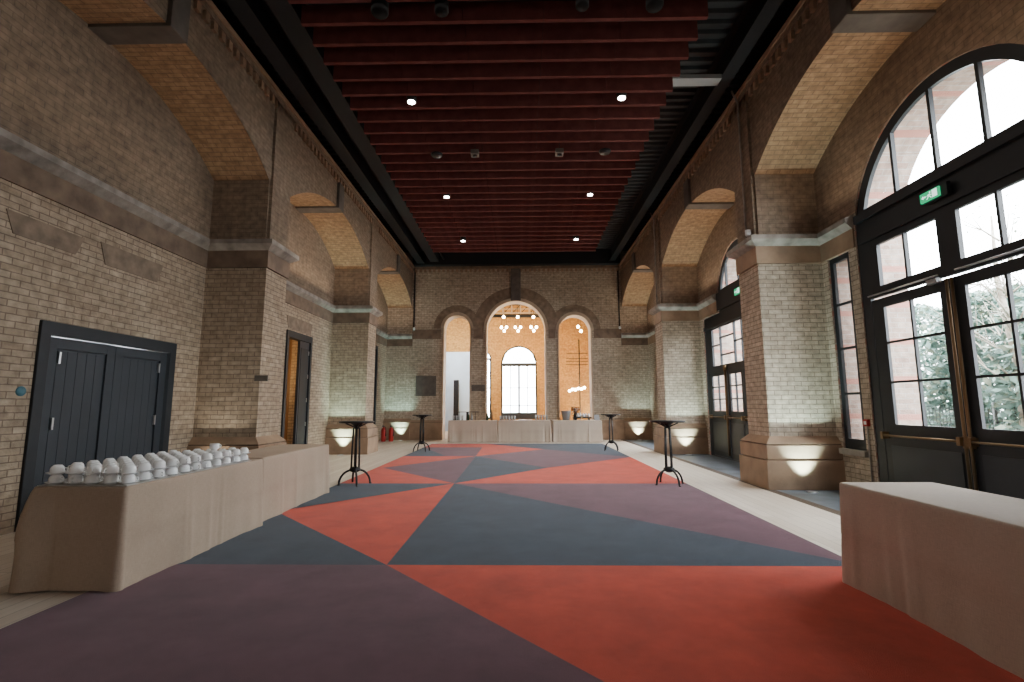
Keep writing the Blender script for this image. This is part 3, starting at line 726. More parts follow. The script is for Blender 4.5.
# left doors
root = empty('door_3',(BL,6.62,0),'dark slate double door in the nearest left recess','door',kind='structure')
mb = MB(); mb.plate('x', rect(5.5,0,7.74,2.34), [rect(5.63,.01,7.61,2.18)], BL-.10, BL+.035, 'frame'); mb.build('door_frame', root, bevel=.006)
for a,b in ((5.64,6.615),(6.625,7.60)):
    mb = MB(); mb.box((BL-.08,a,.02),(BL-.035,b,2.17),'door')
    w = (b-a-.3)/5
    for i in range(5): mb.box((BL-.035,a+.15+i*w+.002,.22),(BL-.028,a+.15+(i+1)*w-.002,2.02),'door')
    mb.box((BL-.035,a,.02),(BL-.012,a+.13,2.17),'door'); mb.box((BL-.035,b-.13,.02),(BL-.012,b,2.17),'door')
    mb.box((BL-.035,a+.13,2.04),(BL-.012,b-.13,2.17),'door'); mb.box((BL-.035,a+.13,.02),(BL-.012,b-.13,.2),'door')
    lf = mb.build('door_leaf', root, bevel=.004)
    hy = a+.16 if a < 6 else b-.16
    for z in (1.93,1.15,.35):
        mb = MB(); mb.box((BL-.02,hy-.012,z-.07),(BL+.005,hy+.012,z+.07),'steel'); mb.build('hinge', lf)
root = empty('door_4',(BL,12.1,0),'tall dark door standing part open in the second left bay','door',kind='structure')
mb = MB(); mb.plate('x', rect(11.42,0,12.82,3.14), [rect(11.52,.01,12.72,2.98)], BL-.14, BL+.04, 'frame'); mb.build('door_frame', root)
mb = MB(); mb.box((BL-.06,12.18,.02),(BL+.0,12.72,2.97),'door'); mb.box((BL,12.24,.2),(BL+.01,12.66,2.8),'frame'); lf = mb.build('door_leaf', root)
for z in (2.7,2.1,1.5,.9,.3):
    mb = MB(); mb.box((BL-.0,12.66,z-.05),(BL+.02,12.69,z+.05),'steel'); mb.build('hinge', lf)
mb = MB()
for yy in (11.66,11.9,12.14): mb.box((BL-.42,yy-.03,.0),(BL-.36,yy+.03,2.95),'black_metal')
mb.build('door_post', root)
mb = MB(); mb.box((BL-.52,12.02,1.3),(BL-.46,12.05,1.9),'brass'); mb.build('pull_handle', root)
# lobby behind the open door
mb = MB(); X0 = BL-1.5
mb.box((X0-.05,10.6,0),(X0,13.6,3.4),'warmwood'); mb.box((X0,10.55,0),(BL-.5,10.6,3.4),'warmwood'); mb.box((X0,13.6,0),(BL-.5,13.65,3.4),'warmwood'); mb.box((X0,10.6,3.4),(BL-.5,13.6,3.45),'warmwood'); mb.box((X0,10.6,-.05),(BL-.5,13.6,0),'warmwood')
o = mb.build('wall_lobby'); tag(o,'warm timber lined lobby seen through the part open left door','wall',kind='structure')
for yy,zz,lb in ((11.9,1.75,'small glowing amber wall lamp inside the left lobby, nearer one'),(12.5,1.75,'small glowing amber wall lamp inside the left lobby, farther one')):
    mb = MB(); mb.lathe([(0,-.06),(.05,-.05),(.05,.05),(0,.06)],'bulb',(X0+.12,yy,zz),12); mb.box((X0,yy-.02,zz-.02),(X0+.1,yy+.02,zz+.02),'brass'); o = mb.build('wall_lamp', loc=(X0+.1,yy,zz)); tag(o, lb,'wall lamp')
root = empty('door_5',(BL,18.15,0),'tall narrow dark door in the farthest left bay','door',kind='structure')
mb = MB(); mb.plate('x', rect(17.6,0,18.7,3.6), [rect(17.72,.01,18.58,3.48)], BL-.1, BL+.06, 'frame'); mb.build('door_frame', root)
mb = MB(); mb.box((BL-.08,17.73,.02),(BL-.02,18.57,3.47),'door'); mb.build('door_leaf', root)

# ------------------------------------------------------------------ outside
mb = MB(); mb.box((5.89,-10,-.12),(40,45,-.02),'soil'); mb.box((-12,28.0,-.12),(5.89,45,-.02),'soil'); o = mb.build('ground'); tag(o,'pale paved ground outside the right windows','ground',kind='structure')
def bush(x, y, h, r, seed, label, mat='leaf', n=1500, name='bush'):
    rnd = random.Random(seed); mb = MB()
    for i in range(n):
        th = rnd.uniform(0,2*PI); u = rnd.random(); zz = h*(.02+.98*rnd.random())
        prof = math.sqrt(max(.05,1-((zz/h-.42)/.62)**2)) if zz/h > .42 else 1
        rr = r*prof*math.sqrt(rnd.uniform(.35,1))*(1+.18*math.sin(5*th+seed)+.1*math.sin(9*zz/h*3+seed))
        c = Vector((x+rr*math.cos(th), y+rr*1.3*math.sin(th), zz)); s = rnd.uniform(.06,.14)
        a = Vector((rnd.uniform(-1,1),rnd.uniform(-1,1),rnd.uniform(-.6,.6))).normalized(); b = a.cross(Vector((rnd.uniform(-1,1),rnd.uniform(-1,1),rnd.uniform(-1,1)))).normalized()
        mt = mat if rnd.random() < .8 else 'leaf2'
        mb.face([c-a*s, c-b*s*.45, c+a*s, c+b*s*.45], mt)
    for i in range(5):
        th = i*2*PI/5+seed; mb.tube([(x,y,0),(x+.3*r*math.cos(th),y+.3*r*math.sin(th),h*.5),(x+.6*r*math.cos(th),y+.7*r*math.sin(th),h*.85)],[.04,.03,.01],'bark',5)
    o = mb.build(name, loc=(x,y,0), fix=False); tag(o, label, 'bush', 'bushes outside the windows'); return o
bl = ['dense green bush outside the nearest right door','leafy green bush beyond the arched door panes','tall loose bush outside behind the wire fence','rounded green bush further along the fence']
bush(10.8,11.2,3.9,1.25,1,'leafy bush outside seen through the left leaf of the nearest right door',n=10400)
bush(10.2,8.4,3.5,1.4,2,'dense dark green bush outside seen through the right leaf of the nearest right door',n=12000)
bush(10.6,6.0,3.6,1.3,3,'bush outside hidden mostly behind the right jamb of the nearest right door',n=7200)
bush(11.5,14.8,4.2,1.5,4,'tall bush outside the wall pier between first and second right doors',n=7200)
bush(10.5,21.5,3.6,1.5,5,'green bush outside the second right bay doors, nearer one',n=8000)
bush(10.8,25.5,4.0,1.6,6,'green bush outside the second right bay doors, farther one',n=6400)
def tree(x, y, h, seed, label, leaves=500):
    rnd = random.Random(seed); e = empty('slender_tree',(x,y,0),label,'tree'); mb = MB(); tips = []
    mb.tube([(x,y,0),(x+.05,y,h*.4),(x-.05,y+.1,h*.75),(x,y+.1,h)],[.09,.075,.045,.015],'bark',8)
    for i in range(22):
        z = h*rnd.uniform(.3,.95); th = rnd.uniform(0,2*PI); L_ = rnd.uniform(.6,1.5)*(1.25-z/h)
        p1 = (x+L_*.5*math.cos(th), y+L_*.5*math.sin(th), z+L_*.45); p2 = (x+L_*math.cos(th), y+L_*math.sin(th), z+L_*.7+rnd.uniform(-.3,.4))
        mb.tube([(x,y,z),p1,p2],[.022,.014,.005],'bark',5); tips += [p1,p2]
        for k in range(3):
            q = (p2[0]+rnd.uniform(-.4,.4),p2[1]+rnd.uniform(-.4,.4),p2[2]+rnd.uniform(-.1,.5)); mb.tube([p1,q],[.01,.003],'bark',4); tips.append(q)
    mb.build('trunk', e, loc=(x,y,0), fix=False)
    mb = MB()
    for i in range(leaves):
        c = Vector(rnd.choice(tips))+Vector((rnd.gauss(0,.16),rnd.gauss(0,.16),rnd.gauss(0,.16))); s = rnd.uniform(.02,.05)
        a = Vector((rnd.uniform(-1,1),rnd.uniform(-1,1),rnd.uniform(-1,1))).normalized(); b = a.cross(Vector((0,0,1))).normalized()
        mb.face([c-a*s,c-b*s*.5,c+a*s,c+b*s*.5],'leaf2')
    mb.build('leaves', e, loc=(x,y,0), fix=False)
tree(9.2,9.35,5.0,11,'slender pale trunked tree outside the nearest right door',700)
tree(9.4,6.9,5.2,12,'slender bare-branched tree outside the right leaf of the nearest door',500)
tree(9.6,20.0,5.5,13,'slender tree outside the second right bay doors',500)
# wire mesh fence
mb = MB()
y = 4.0
while y < 26: mb.box((9.28,y-.004,0),(9.29,y+.004,1.3),'fence'); y += .09
z = .05
while z < 1.3: mb.box((9.28,4,z-.004),(9.29,26,z+.004),'fence'); z += .09
e = empty('wire_fence',(9.28,15,0),'low grey wire mesh fence outside among the bushes','fence')
mb.build('wire_mesh', e, loc=(9.28,15,0), fix=False)
for y in range(4,27,3):
    mb = MB(); mb.tube([(9.3,y,0),(9.3,y,1.4)],.03,'fence',6); mb.build('post', e, loc=(9.28,15,0))
# brick buttresses outside in line with the piers
for p in PY[1:]:
    mb = MB(); mb.box((BR+.73,p+.0,0),(6.55,p+PW,5.6),'brick_red'); mb.frustum((BR+.73,p),(6.55,p+PW),5.6,(BR+.73,p+.1),(6.0,p+PW-.1),6.1,'stone')
    o = mb.build('brick_buttress', loc=(6.2,p+.37,0)); nm = {2.5:'behind the viewpoint',8.35:'beside the nearest right door',14.2:'between second and third bays'}[p]
    tag(o,'red banded brick buttress outside the right wall %s' % nm,'buttress')

# ------------------------------------------------------------------ room beyond the arches
RX0, RX1, RY = -4.6, 4.6, 27.0
h_w = arched(-.12,.98,.62,3.62,20); h_w2 = arched(-2.05,.42,.62,3.9,14)
h_w3 = arched(4.4,.5,.62,3.9,14)
mb = MB(); mb.plate('y', rect(RX0,0,RX1,7.0), [h_w,h_w2], RY, RY+.4, 'brick_warm'); wb = mb.build('wall_annex'); tag(wb,'warm lit brick wall of the room beyond the arches','wall',kind='structure')
mb = MB(); mb.box((RX0-.3,YF+.6,0),(RX0,RY+.4,7.0),'brick_warm'); mb.box((RX1,YF+.6,0),(RX1+.3,RY+.4,7.0),'brick_warm'); mb.build('side_walls', wb)
mb = MB(); mb.box((RX0,YF+.6,6.9),(RX1,RY,7.0),'deck'); o = mb.build('ceiling_annex'); tag(o,'dark ceiling of the room beyond the arches','ceiling',kind='structure')
# added pale panel at left, washed-out daylight put into its blue-white colour
mb = MB(); mb.box((RX0,RY-.25,0),(-2.66,RY-.02,4.25),'daylight_board'); o = mb.build('daylight_panel', loc=(-3.6,RY-.12,0)); tag(o,'tall added pale blue-white panel standing for washed-out daylight beyond the left arch','panel')
mb = MB(); mb.box((-3.58,RY-.75,.0),(-3.32,RY-.5,2.7),'black_metal'); mb.box((-3.7,RY-.85,0),(-3.2,RY-.4,.04),'black_metal'); o = mb.build('column_speaker', loc=(-3.45,RY-.6,0), bevel=.01); tag(o,'tall black column speaker in front of the pale added panel','speaker')
def far_window(idx, cx, r, z0, zs, bars, rows, label):
    root = empty('window_%d' % idx,(cx,RY+.1,z0),label,'window',kind='structure')
    xs = [cx-r+.07]+[cx+b for b in bars]+[cx+r-.07]
    hs = (holes_grid([xs[0],xs[1],xs[2]-.035],rows,.04)+holes_grid([xs[2]+.035,xs[3],xs[4]],rows,.04) if len(xs) == 5 else holes_grid(xs, rows, .05))+fan_holes(cx, r-.07, zs+.04, zs, [], .05)
    mb = MB(); mb.plate('y', arched(cx,r,z0,zs,20), hs, RY+.05, RY+.13, 'frame'); mb.build('window_frame', root)
    mb = MB()
    for h in hs: mb.face([(p[0],RY+.09,p[1]) for p in h],'glass')
    mb.build('pane', root, fix=False)
far_window(5,-.12,.98,.62,3.62,(-.46,0,.46),[.95,1.35,2.3,3.5],'bright arched window in the room beyond the central arch')
far_window(6,-2.05,.42,.62,3.9,(),[.72,2.3,3.85],'slim arched window left of the bright central window')
# thicker centre mullion and transom are part of the frames; lattice girder
mb = MB(); y = 25.2; z0,z1 = 6.02,6.5
RX0b,RX1b = RX0+.02,RX1-.02
mb.box((RX0b,y-.06,z0-.16),(RX1b,y+.06,z0),'black_metal'); mb.box((RX0b,y-.05,z1),(RX1b,y+.05,z1+.08),'black_metal'); mb.box((RX0b,y-.05,z0+.05),(RX1b,y+.05,z0+.1),'render')
x = RX0+.05
while x < RX1-.5: mb.box((x,y-.04,z0),(x+.06,y+.04,z1),'render'); mb.tube([(x,y,z0),(x+.45,y,z1)],.02,'black_metal',4); x += .45
mb.box((RX0b,y-.04,z0+.27),(RX1b,y+.04,z0+.30),'render')
o = mb.build('lattice_girder', loc=(0,y,6.2)); tag(o,'dark iron lattice girder under the ceiling beyond the central arch','girder')
# chandeliers
def chandelier(x, y, z, label, bulbs):
    e = empty('pendant_cluster',(x,y,6.9),label,'chandelier')
    for dx,dy,dz in bulbs:
        mb = MB(); c = (x+dx,y+dy,z+dz)
        mb.lathe([(0,-.075),(.05,-.055),(.07,0),(.05,.05),(.02,.08)],'bulb',c,12); b = mb.build('bulb', e, loc=c)
        mb = MB(); mb.lathe([(.022,.07),(.03,.09),(.03,.15),(.01,.17)],'brass',c,10); mb.tube([(c[0],c[1],c[2]+.16),(x+dx*.3,y+dy*.3,6.9)],.006,'black_metal',4); mb.build('flex', b, loc=c)
for cx,lb in ((-.85,'left'),(-.16,'middle'),(.62,'right')):
    chandelier(cx,24.2,5.25,'warm glowing pendant cluster beyond the central arch, %s one' % lb,[(0,0,.45),(-.12,.1,-.05),(.14,-.1,-.08),(.02,.15,-.22)])
chandelier(-3.2,24.0,5.3,'warm pendant cluster high beyond the left arch',[(-.45,0,.35)])
chandelier(2.75,23.6,5.0,'warm pendant cluster beyond the right arch',[(0,0,.1),(.15,.1,-.1)])
# standing multi-lamp behind right arch
e = empty('standing_lamp',(2.78,24.5,0),'black standing lamp with crossbars and glowing amber bulbs beyond the right arch','lamp')
mb = MB(); mb.tube([(2.88,24.5,0),(2.88,24.5,4.6)],.03,'black_metal',8); mb.lathe([(.0,0),(.22,0),(.22,.03),(.03,.05)],'black_metal',(2.88,24.5,0),16)
for z in (3.35,3.5,3.65,3.9): mb.tube([(2.2+.1*(z-3.3),24.5,z),(3.3,24.5,z)],.015,'black_metal',5)
mb.build('pole', e, loc=(2.78,24.5,0))
for i,(dx,z) in enumerate(((-.42,2.05),(-.28,2.12),(-.14,2.1),(0,2.16),(.16,2.14),(.3,2.2))):
    mb = MB(); mb.lathe([(0,-.07),(.05,-.05),(.065,0),(.05,.05),(0,.07)],'bulb',(2.78+dx,24.3,z),12); mb.tube([(2.78+dx,24.3,z),(2.88,24.5,z+.25)],.008,'brass',4); mb.build('bulb', e, loc=(2.78,24.5,0))

# ------------------------------------------------------------------ poseur tables
def poseur(x, y, rz=0):
    e = empty('poseur_table',(x,y,0))
    mb = MB(); mb.lathe([(0,1.055),(.285,1.055),(.30,1.065),(.30,1.078),(.292,1.085),(0,1.085)],'black_metal',(x,y,0),40); mb.build('table_top', e, loc=(x,y,0))
    mb = MB(); mb.lathe([(.03,.95),(.045,.97),(.05,1.0),(.09,1.04),(.13,1.055)],'black_metal',(x,y,0),16)
    for k in range(4):
        t = k*PI/2+PI/4; mb.tube([(x+.03*math.cos(t),y+.03*math.sin(t),.98),(x+.2*math.cos(t),y+.2*math.sin(t),1.05)],.012,'black_metal',6)
    mb.build('collar', e, loc=(x,y,0))
    mb = MB()
    for k in range(4):
        t = k*PI/2+.35+rz; c,s_ = math.cos(t)*.064, math.sin(t)*.064
        mb.tube([(x+c,y+s_,.27),(x+c*.95,y+s_*.95,.6),(x+c*.75,y+s_*.75,.97)],.016,'black_metal',8)
    mb.build('column', e, loc=(x,y,0))
    mb = MB(); mb.lathe([(.03,.21),(.085,.235),(.10,.26),(.085,.29),(.03,.31)],'black_metal',(x,y,0),20); mb.build('hub', e, loc=(x,y,0))
    for k in range(4):
        t = k*PI/2+.35+rz; pts = []
        for i in range(9):
            u = i/8; r = .05+.21*math.sin(u*PI/2); z = .255-.235*(1-math.cos(u*PI/2)); pts.append((x+r*math.cos(t),y+r*math.sin(t),z))
        pts.append((x+.285*math.cos(t),y+.285*math.sin(t),.014))
        mb = MB(); mb.tube(pts,[.018]*8+[.016,.013],'black_metal',8); mb.build('leg', e, loc=(x,y,0))
    return e
PT = [(-2.88,8.72,.1,'black round-topped poseur table standing by the end of the left draped tables'),
      (-2.98,15.0,.3,'black round-topped poseur table far left in front of the left arch'),
      (2.70,15.2,.2,'black round-topped poseur table far right in front of the far wall'),
      (2.52,8.72,0,'black round-topped poseur table on the right carpet edge, nearest on that side')]
for x,y,rz,lb in PT: tag(poseur(x,y,rz), lb, 'table', 'black poseur tables')

# ------------------------------------------------------------------ draped tables
def draped(x0, x1, y0, y1, h, seed, label, mat='cloth', flare=.03, tail=None, group=None, cf=None, cr=.03, crs=1):
    cx,cy = (x0+x1)/2,(y0+y1)/2; w,l = x1-x0,y1-y0; rnd = random.Random(seed)
    e = empty('banquet_table',(cx,cy,0),label,'table',group)
    # perimeter with fine spacing
    pts = []; step = .018
    def edge(a,b):
        n = max(2,int((Vector(b)-Vector(a)).length/step))
        return [tuple(Vector(a).lerp(Vector(b), i/n)) for i in range(n)]
    X,Y = w/2,l/2; c = cr
    loop = []
    for (a,b,cc,a0) in (((X,-Y+c),(X,Y-c),(X-c,Y-c),0),((X-c,Y),(-X+c,Y),(-X+c,Y-c),PI/2),((-X,Y-c),(-X,-Y+c),(-X+c,-Y+c),PI),((-X+c,-Y),(X-c,-Y),(X-c,-Y+c),1.5*PI)):
        loop += edge(a,b) + [(cc[0]+c*math.cos(a0+PI/2*i/5), cc[1]+c*math.sin(a0+PI/2*i/5)) for i in range(5)]
    n = len(loop); per = [0]
    for i in range(1,n): per.append(per[-1]+(Vector(loop[i])-Vector(loop[i-1])).length)
    tot = per[-1]
    creases = [(rnd.uniform(0,tot), rnd.uniform(.015,.04), rnd.uniform(-.012,.018)*crs) for _ in range(int(tot*3.2))]
    ph = [rnd.uniform(0,6.28) for _ in range(4)]
    corners = [Vector(q) for q in ((X,-Y),(X,Y),(-X,Y),(-X,-Y))]
    zl = [h, h-.004, h-.015, h-.04, h-.10, h-.2, h-.3, h*.5, h*.48, h*.35, h*.2, h*.1, .02, .012]
    V = []; F = []
    for j,z in enumerate(zl):
        t = (h-z)/h
        for i,p in enumerate(loop):
            P = Vector(p); d = Vector((0,0))
            nx = 0; ny = 0
            q = loop[(i+1)%n]; q0 = loop[i-1]; tg = (Vector(q)-Vector(q0)).normalized(); nrm = Vector((tg.y,-tg.x))
            s = per[i]
            off = flare*t + .009*t*(math.sin(s*5.3+ph[0])+.6*math.sin(s*11.7+ph[1])+.4*math.sin(s*23+ph[2]))
            for (c0,wd,am) in creases:
                dd = abs(s-c0)
                if dd < wd*4: off += am*min(1,t*1.3)*math.exp(-(dd/wd)**2)
            dc = min((P-k).length for k in corners)
            off += .02*t*math.exp(-(dc/.08)**2)
            if tail:
                dk = (P-corners[tail[0]]).length; off += tail[1]*math.sin(min(1,t*1.5)*PI*.75)*math.exp(-(dk/tail[2])**2)
            if z == h*.48: off -= .003
            if j == 0: off = -.012
            elif j == 1: off = -.004
            elif j == 2: off = 0
            V.append((cx+P.x+nrm.x*off, cy+P.y+nrm.y*off, z))
    for j in range(len(zl)-1):
        for i in range(n): F.append((j*n+i, (j+1)*n+i, (j+1)*n+(i+1)%n, j*n+(i+1)%n))
    mb = MB(); mb.mesh(V, F, mat, True)
    # flat top, slightly rumpled
    mb.mesh([V[i] for i in range(n)], [tuple(range(n))], mat)
    co = mb.build('tablecloth', e, loc=(cx,cy,0))
    mb = MB(); mb.box((x0+.02,y0+.02,h-.04),(x1-.02,y1-.02,h-.012),'warmwood'); mb.build('table_top', e, loc=(cx,cy,0))
    for sx in (x0+.08,x1-.08):
        for sy in (y0+.15,y1-.15):
            mb = MB(); mb.tube([(sx,sy,.002),(sx,sy,h-.04)],.015,'black_metal',8); mb.build('leg', e, loc=(cx,cy,0))
    return e
draped(-3.70,-2.97,3.78,5.775,.75,1,'beige cloth-draped table at left carrying the rows of white cups',flare=.015,tail=(3,.06,.16))
draped(-3.78,-3.04,5.89,7.93,.75,2,'beige cloth-draped table with empty top, end to end beyond the cups table',flare=.012)
draped(2.47,3.20,1.98,4.03,.75,3,'beige cloth-draped table alone at right foreground, pale empty top','cloth_pale',flare=.008)
for i,(a,b,lb) in enumerate(((-2.70,-.91,'left of three beige draped tables under the far arches'),(-.86,1.07,'middle of three beige draped tables under the far arches'),(1.16,2.95,'right of three beige draped tables under the far arches'))):
    draped(a,b,18.45,19.2,.80,10+i,lb,'cloth_pale',flare=.0,crs=2.2,cr=.02,group='draped tables under the arches')

# ------------------------------------------------------------------ cups and saucers
def cup_mesh():
    mb = MB()
    # inverted cup: rim at z=0, foot at top
    mb.lathe([(.041,.003),(.0435,0),(.0445,.006),(.0445,.030),(.0425,.044),(.036,.055),(.030,.059),(.0285,.060),(.0285,.064),(.025,.064),(.024,.061),(.0,.060)],'ceramic',n=88)
    pts = [(.040+.0, .0, .018),(.056,0,.014),(.062,0,.026),(.058,0,.038),(.040,0,.042)]
    mb.tube(pts,.0042,'ceramic',6)
    return mb
def saucer_mesh():
    mb = MB(); mb.lathe([(.0,.0),(.036,.0),(.038,.003),(.062,.013),(.0685,.0165),(.0685,.0182),(.062,.0163),(.036,.007),(.0,.006)],'ceramic',n=104); return mb
cup0 = None; sau0 = None
ZT = .752
mb = MB(); mb.box((-3.68,3.80,ZT-.0005),(-2.985,5.55,ZT+.005),'tray'); o = mb.build('serving_board', loc=(-3.3,4.7,ZT), bevel=.002); tag(o,'thin pale board under the rows of white cups','board')
ZT += .005
rnd = random.Random(4)
cols_ = [-3.575,-3.43,-3.29,-3.15,-3.05]
cols_ = [-3.605,-3.46,-3.32,-3.18,-3.045]
for r in range(11):
    y = 3.88+.160*r
    for c,x in enumerate(cols_):
        if r == 10 and c < 3: continue
        if r == 9 and c < 1: continue
        z = ZT
        for layer in range(2):
            xx = x+rnd.uniform(-.004,.004); yy = y+rnd.uniform(-.005,.005)
            nm = ('lower','upper')[layer]
            if sau0 is None:
                s_ = sau0 = saucer_mesh().build('saucer'); s_.location = (xx,yy,z)
            else: s_ = dup(sau0, loc=(xx,yy,z))
            tag(s_,'white china saucer in the %s layer of stacked cups on the left table' % nm,'saucer','%s saucers on the left table' % nm)
            z += .0075
            if cup0 is None:
                k_ = cup0 = cup_mesh().build('cup'); k_.location = (xx,yy,z)
            else: k_ = dup(cup0, loc=(xx,yy,z), rz=rnd.uniform(0,6.28))
            tag(k_,'white china cup upside down in the %s layer of the stacks on the left table' % nm,'cup','%s cups on the left table' % nm)
            z += .0645
# one upright cup on top
k_ = dup(cup0, loc=(-3.175,3.88+.16*8.0,z+.066)); k_.rotation_euler = (PI,0,.8)
for p in ('group',):
    if p in k_: del k_[p]
tag(k_,'single white cup standing upright on top of the cup stacks','cup')

# ------------------------------------------------------------------ objects on the far tables
TZ = .801
def bottle(x, y, h, r, mat, label, group=None):
    mb = MB(); mb.lathe([(0,0),(r,0),(r,h*.58),(r*.8,h*.68),(r*.32,h*.78),(r*.30,h*.97),(r*.36,h*.97),(r*.36,h),(0,h)],mat,(x,y,TZ),14)
    o = mb.build('bottle', loc=(x,y,TZ)); tag(o, label, 'bottle', group); return o
def glass_(x, y, h, r, label, group):
    mb = MB(); mb.lathe([(0,0),(r*.8,0),(r,h),(r*.92,h),(r*.72,.01),(0,.01)],'bottle_clear',(x,y,TZ),14)
    o = mb.build('drinking_glass', loc=(x,y,TZ)); tag(o, label, 'glass', group)
rnd = random.Random(9)
for i in range(12): glass_(-.78+(i%6)*.105, 18.75+(i//6)*.2, .16, .038,'tall drinking glass in the cluster left of centre on the far tables','glasses on the middle far table')
for i in range(5): glass_(.55+i*.1, 18.9, .2, .038,'tall drinking glass at the right end of the middle far table','glasses at right of the middle far table')
for i in range(4): glass_(-2.55+i*.11, 18.8, .18, .04,'drinking glass near the left end of the far tables','glasses on the left far table')
bottle(-1.28,18.8,.34,.045,'bottle_green','dark green bottle left of the glasses on the far tables')
bottle(-1.12,18.9,.40,.05,'warmwood','brown bottle beside the green one on the far tables')
bottle(-2.0,18.85,.3,.04,'bottle_green','green bottle on the left far table')
bottle(-1.88,18.95,.28,.04,'bottle_clear','clear bottle on the left far table')
mb = MB()
for lx in (-2.35,-1.75): mb.tube([(lx,19.0,TZ),(lx,19.0,TZ+.30)],.008,'black_metal',6)
mb.box((-2.45,18.9,TZ+.30),(-1.65,19.1,TZ+.32),'black_metal')
mb.tube([(-2.05,19.0,TZ),(-2.05,19.0,TZ+.30)],.05,'black_metal',10); o = mb.build('display_stand', loc=(-2.05,19,TZ)); tag(o,'thin black raised display stand on the left far table','stand')
e = empty('ice_bucket',(1.68,18.85,TZ),'grey metal ice bucket on the right far table','bucket')
mb = MB(); mb.lathe([(0,0),(.13,0),(.19,.34),(.2,.35),(.18,.35),(.12,.02),(0,.02)],'grey',(1.68,18.85,TZ),24); mb.build('bucket_body', e, loc=(1.68,18.85,TZ))
mb = MB(); mb.tube([(1.49,18.85,TZ+.3),(1.47,18.85,TZ+.24),(1.5,18.85,TZ+.2)],.01,'steel',6); mb.build('handle', e, loc=(1.68,18.85,TZ))
e = empty('serving_tray_stand',(2.3,18.85,TZ),'black tray stand with folded white napkins on the right far table','tray stand')
mb = MB(); mb.box((1.93,18.65,TZ+.06),(2.62,19.0,TZ+.11),'black_metal'); mb.box((2.0,18.7,TZ),(2.05,18.95,TZ+.06),'black_metal'); mb.box((2.5,18.7,TZ),(2.55,18.95,TZ+.06),'black_metal'); mb.build('stand', e, loc=(2.3,18.85,TZ), bevel=.01)
for i in range(5):
    x = 2.12+i*.1; mb = MB(); mb.lathe([(0,0),(.045,0),(.06,.06),(.02,.14),(0,.15)],'white',(x,18.82+(i%2)*.06,TZ+.112),10); o = mb.build('napkin', loc=(x,18.82,TZ+.112)); tag(o,'folded white napkin standing on the black tray on the right far table','napkin','napkins on the tray')
mb = MB()
for i in range(160):
    c = Vector((2.05+rnd.gauss(0,.08),19.1+rnd.gauss(0,.06),TZ+.34+rnd.gauss(0,.07))); s = .035
    a = Vector((rnd.uniform(-1,1),rnd.uniform(-1,1),rnd.uniform(-1,1))).normalized(); b = a.cross(Vector((.3,.2,1))).normalized()
    mb.face([c-a*s,c-b*s,c+a*s,c+b*s],'rattan' if i % 4 else 'white')
mb.lathe([(0,0),(.07,0),(.09,.12),(.05,.24),(.06,.27),(0,.26)],'black_metal',(2.05,19.1,TZ),16)
o = mb.build('flower_vase', loc=(2.05,19.1,TZ), fix=False); tag(o,'dark vase of purple flowers behind the tray on the far tables','vase')
mb = MB(); mb.plate('x',[(18.6,TZ),(18.9,TZ),(18.82,TZ+.2),(18.8,TZ+.2)],[],2.72,2.9,'grey'); o = mb.build('menu_holder', loc=(2.8,18.8,TZ)); tag(o,'small grey wedge menu holder on the right end of the far tables','menu holder')
for x,w in ((.05,.34),(.3,.2)):
    mb = MB(); mb.lathe([(0,0),(w*.35,0),(w*.5,.03),(w*.48,.03),(w*.3,.01),(0,.01)],'white',(x,18.62,TZ),24); o = mb.build('plate', loc=(x,18.62,TZ)); tag(o,'%s white dish at the centre of the far tables' % ('wide' if w > .3 else 'small'),'dish')

# ------------------------------------------------------------------ fire extinguishers (far left corner)
for k,(x,y) in enumerate(((-5.28,19.15),(-5.0,19.2))):
    e = empty('fire_extinguisher',(x,y,0),('red fire extinguisher in the far left corner, nearer the wall','red fire extinguisher in the far left corner, nearer the room')[k],'fire extinguisher','fire extinguishers')
    mb = MB(); mb.lathe([(0,0),(.085,0),(.09,.02),(.09,.42),(.07,.49),(.03,.52),(.03,.54),(0,.54)],'red',(x,y,0),20); mb.build('cylinder', e, loc=(x,y,0))
    mb = MB(); mb.box((x-.02,y-.1,.54),(x+.02,y+.03,.58),'black_metal'); mb.box((x-.015,y-.1,.60),(x+.015,y+.0,.62),'black_metal'); mb.build('handle', e, loc=(x,y,0))
    mb = MB(); mb.tube([(x,y,.56),(x+.08,y-.04,.54),(x+.11,y-.05,.4),(x+.10,y-.05,.2)],[.012,.012,.012,.02],'black_metal',6); mb.build('hose', e, loc=(x,y,0))

# ------------------------------------------------------------------ lights
def uplight(x, y, label, aim, power, colr=(.74,1,.94)):
    e = empty('floor_uplight',(x,y,.004),label,'uplight','floor uplights at the piers')
    mb = MB(); mb.lathe([(.055,0),(.085,0),(.085,.012),(.055,.012)],'steel',(x,y,.004),20); mb.build('rim', e, loc=(x,y,.004))
    mb = MB(); mb.lathe([(0,0),(.055,0),(.055,.008),(0,.008)],'uplens',(x,y,.004),20); mb.build('lens', e, loc=(x,y,.004))
    ld = bpy.data.lights.new('uplight_beam','SPOT'); ld.energy = power; ld.color = colr; ld.spot_size = math.radians(66); ld.spot_blend = .9; ld.shadow_soft_size = .03
    l = bpy.data.objects.new('uplight_beam', ld); col.objects.link(l); l.parent = e; l.location = (0,0,.03)
    d = Vector(aim); l.rotation_euler = d.to_track_quat('-Z','Y').to_euler()
uplight(4.5,8.0,'lit floor uplight at the foot of the nearest right pier',(.0,.27,1),330)
uplight(4.55,13.85,'lit floor uplight at the foot of the second right pier',(.0,.27,1),330)
uplight(4.6,19.72,'lit floor uplight in the far right corner',(0,.27,1),300)
uplight(-5.0,13.85,'lit floor uplight at the foot of the second left pier',(0,.27,1),330,(.66,1,.88))
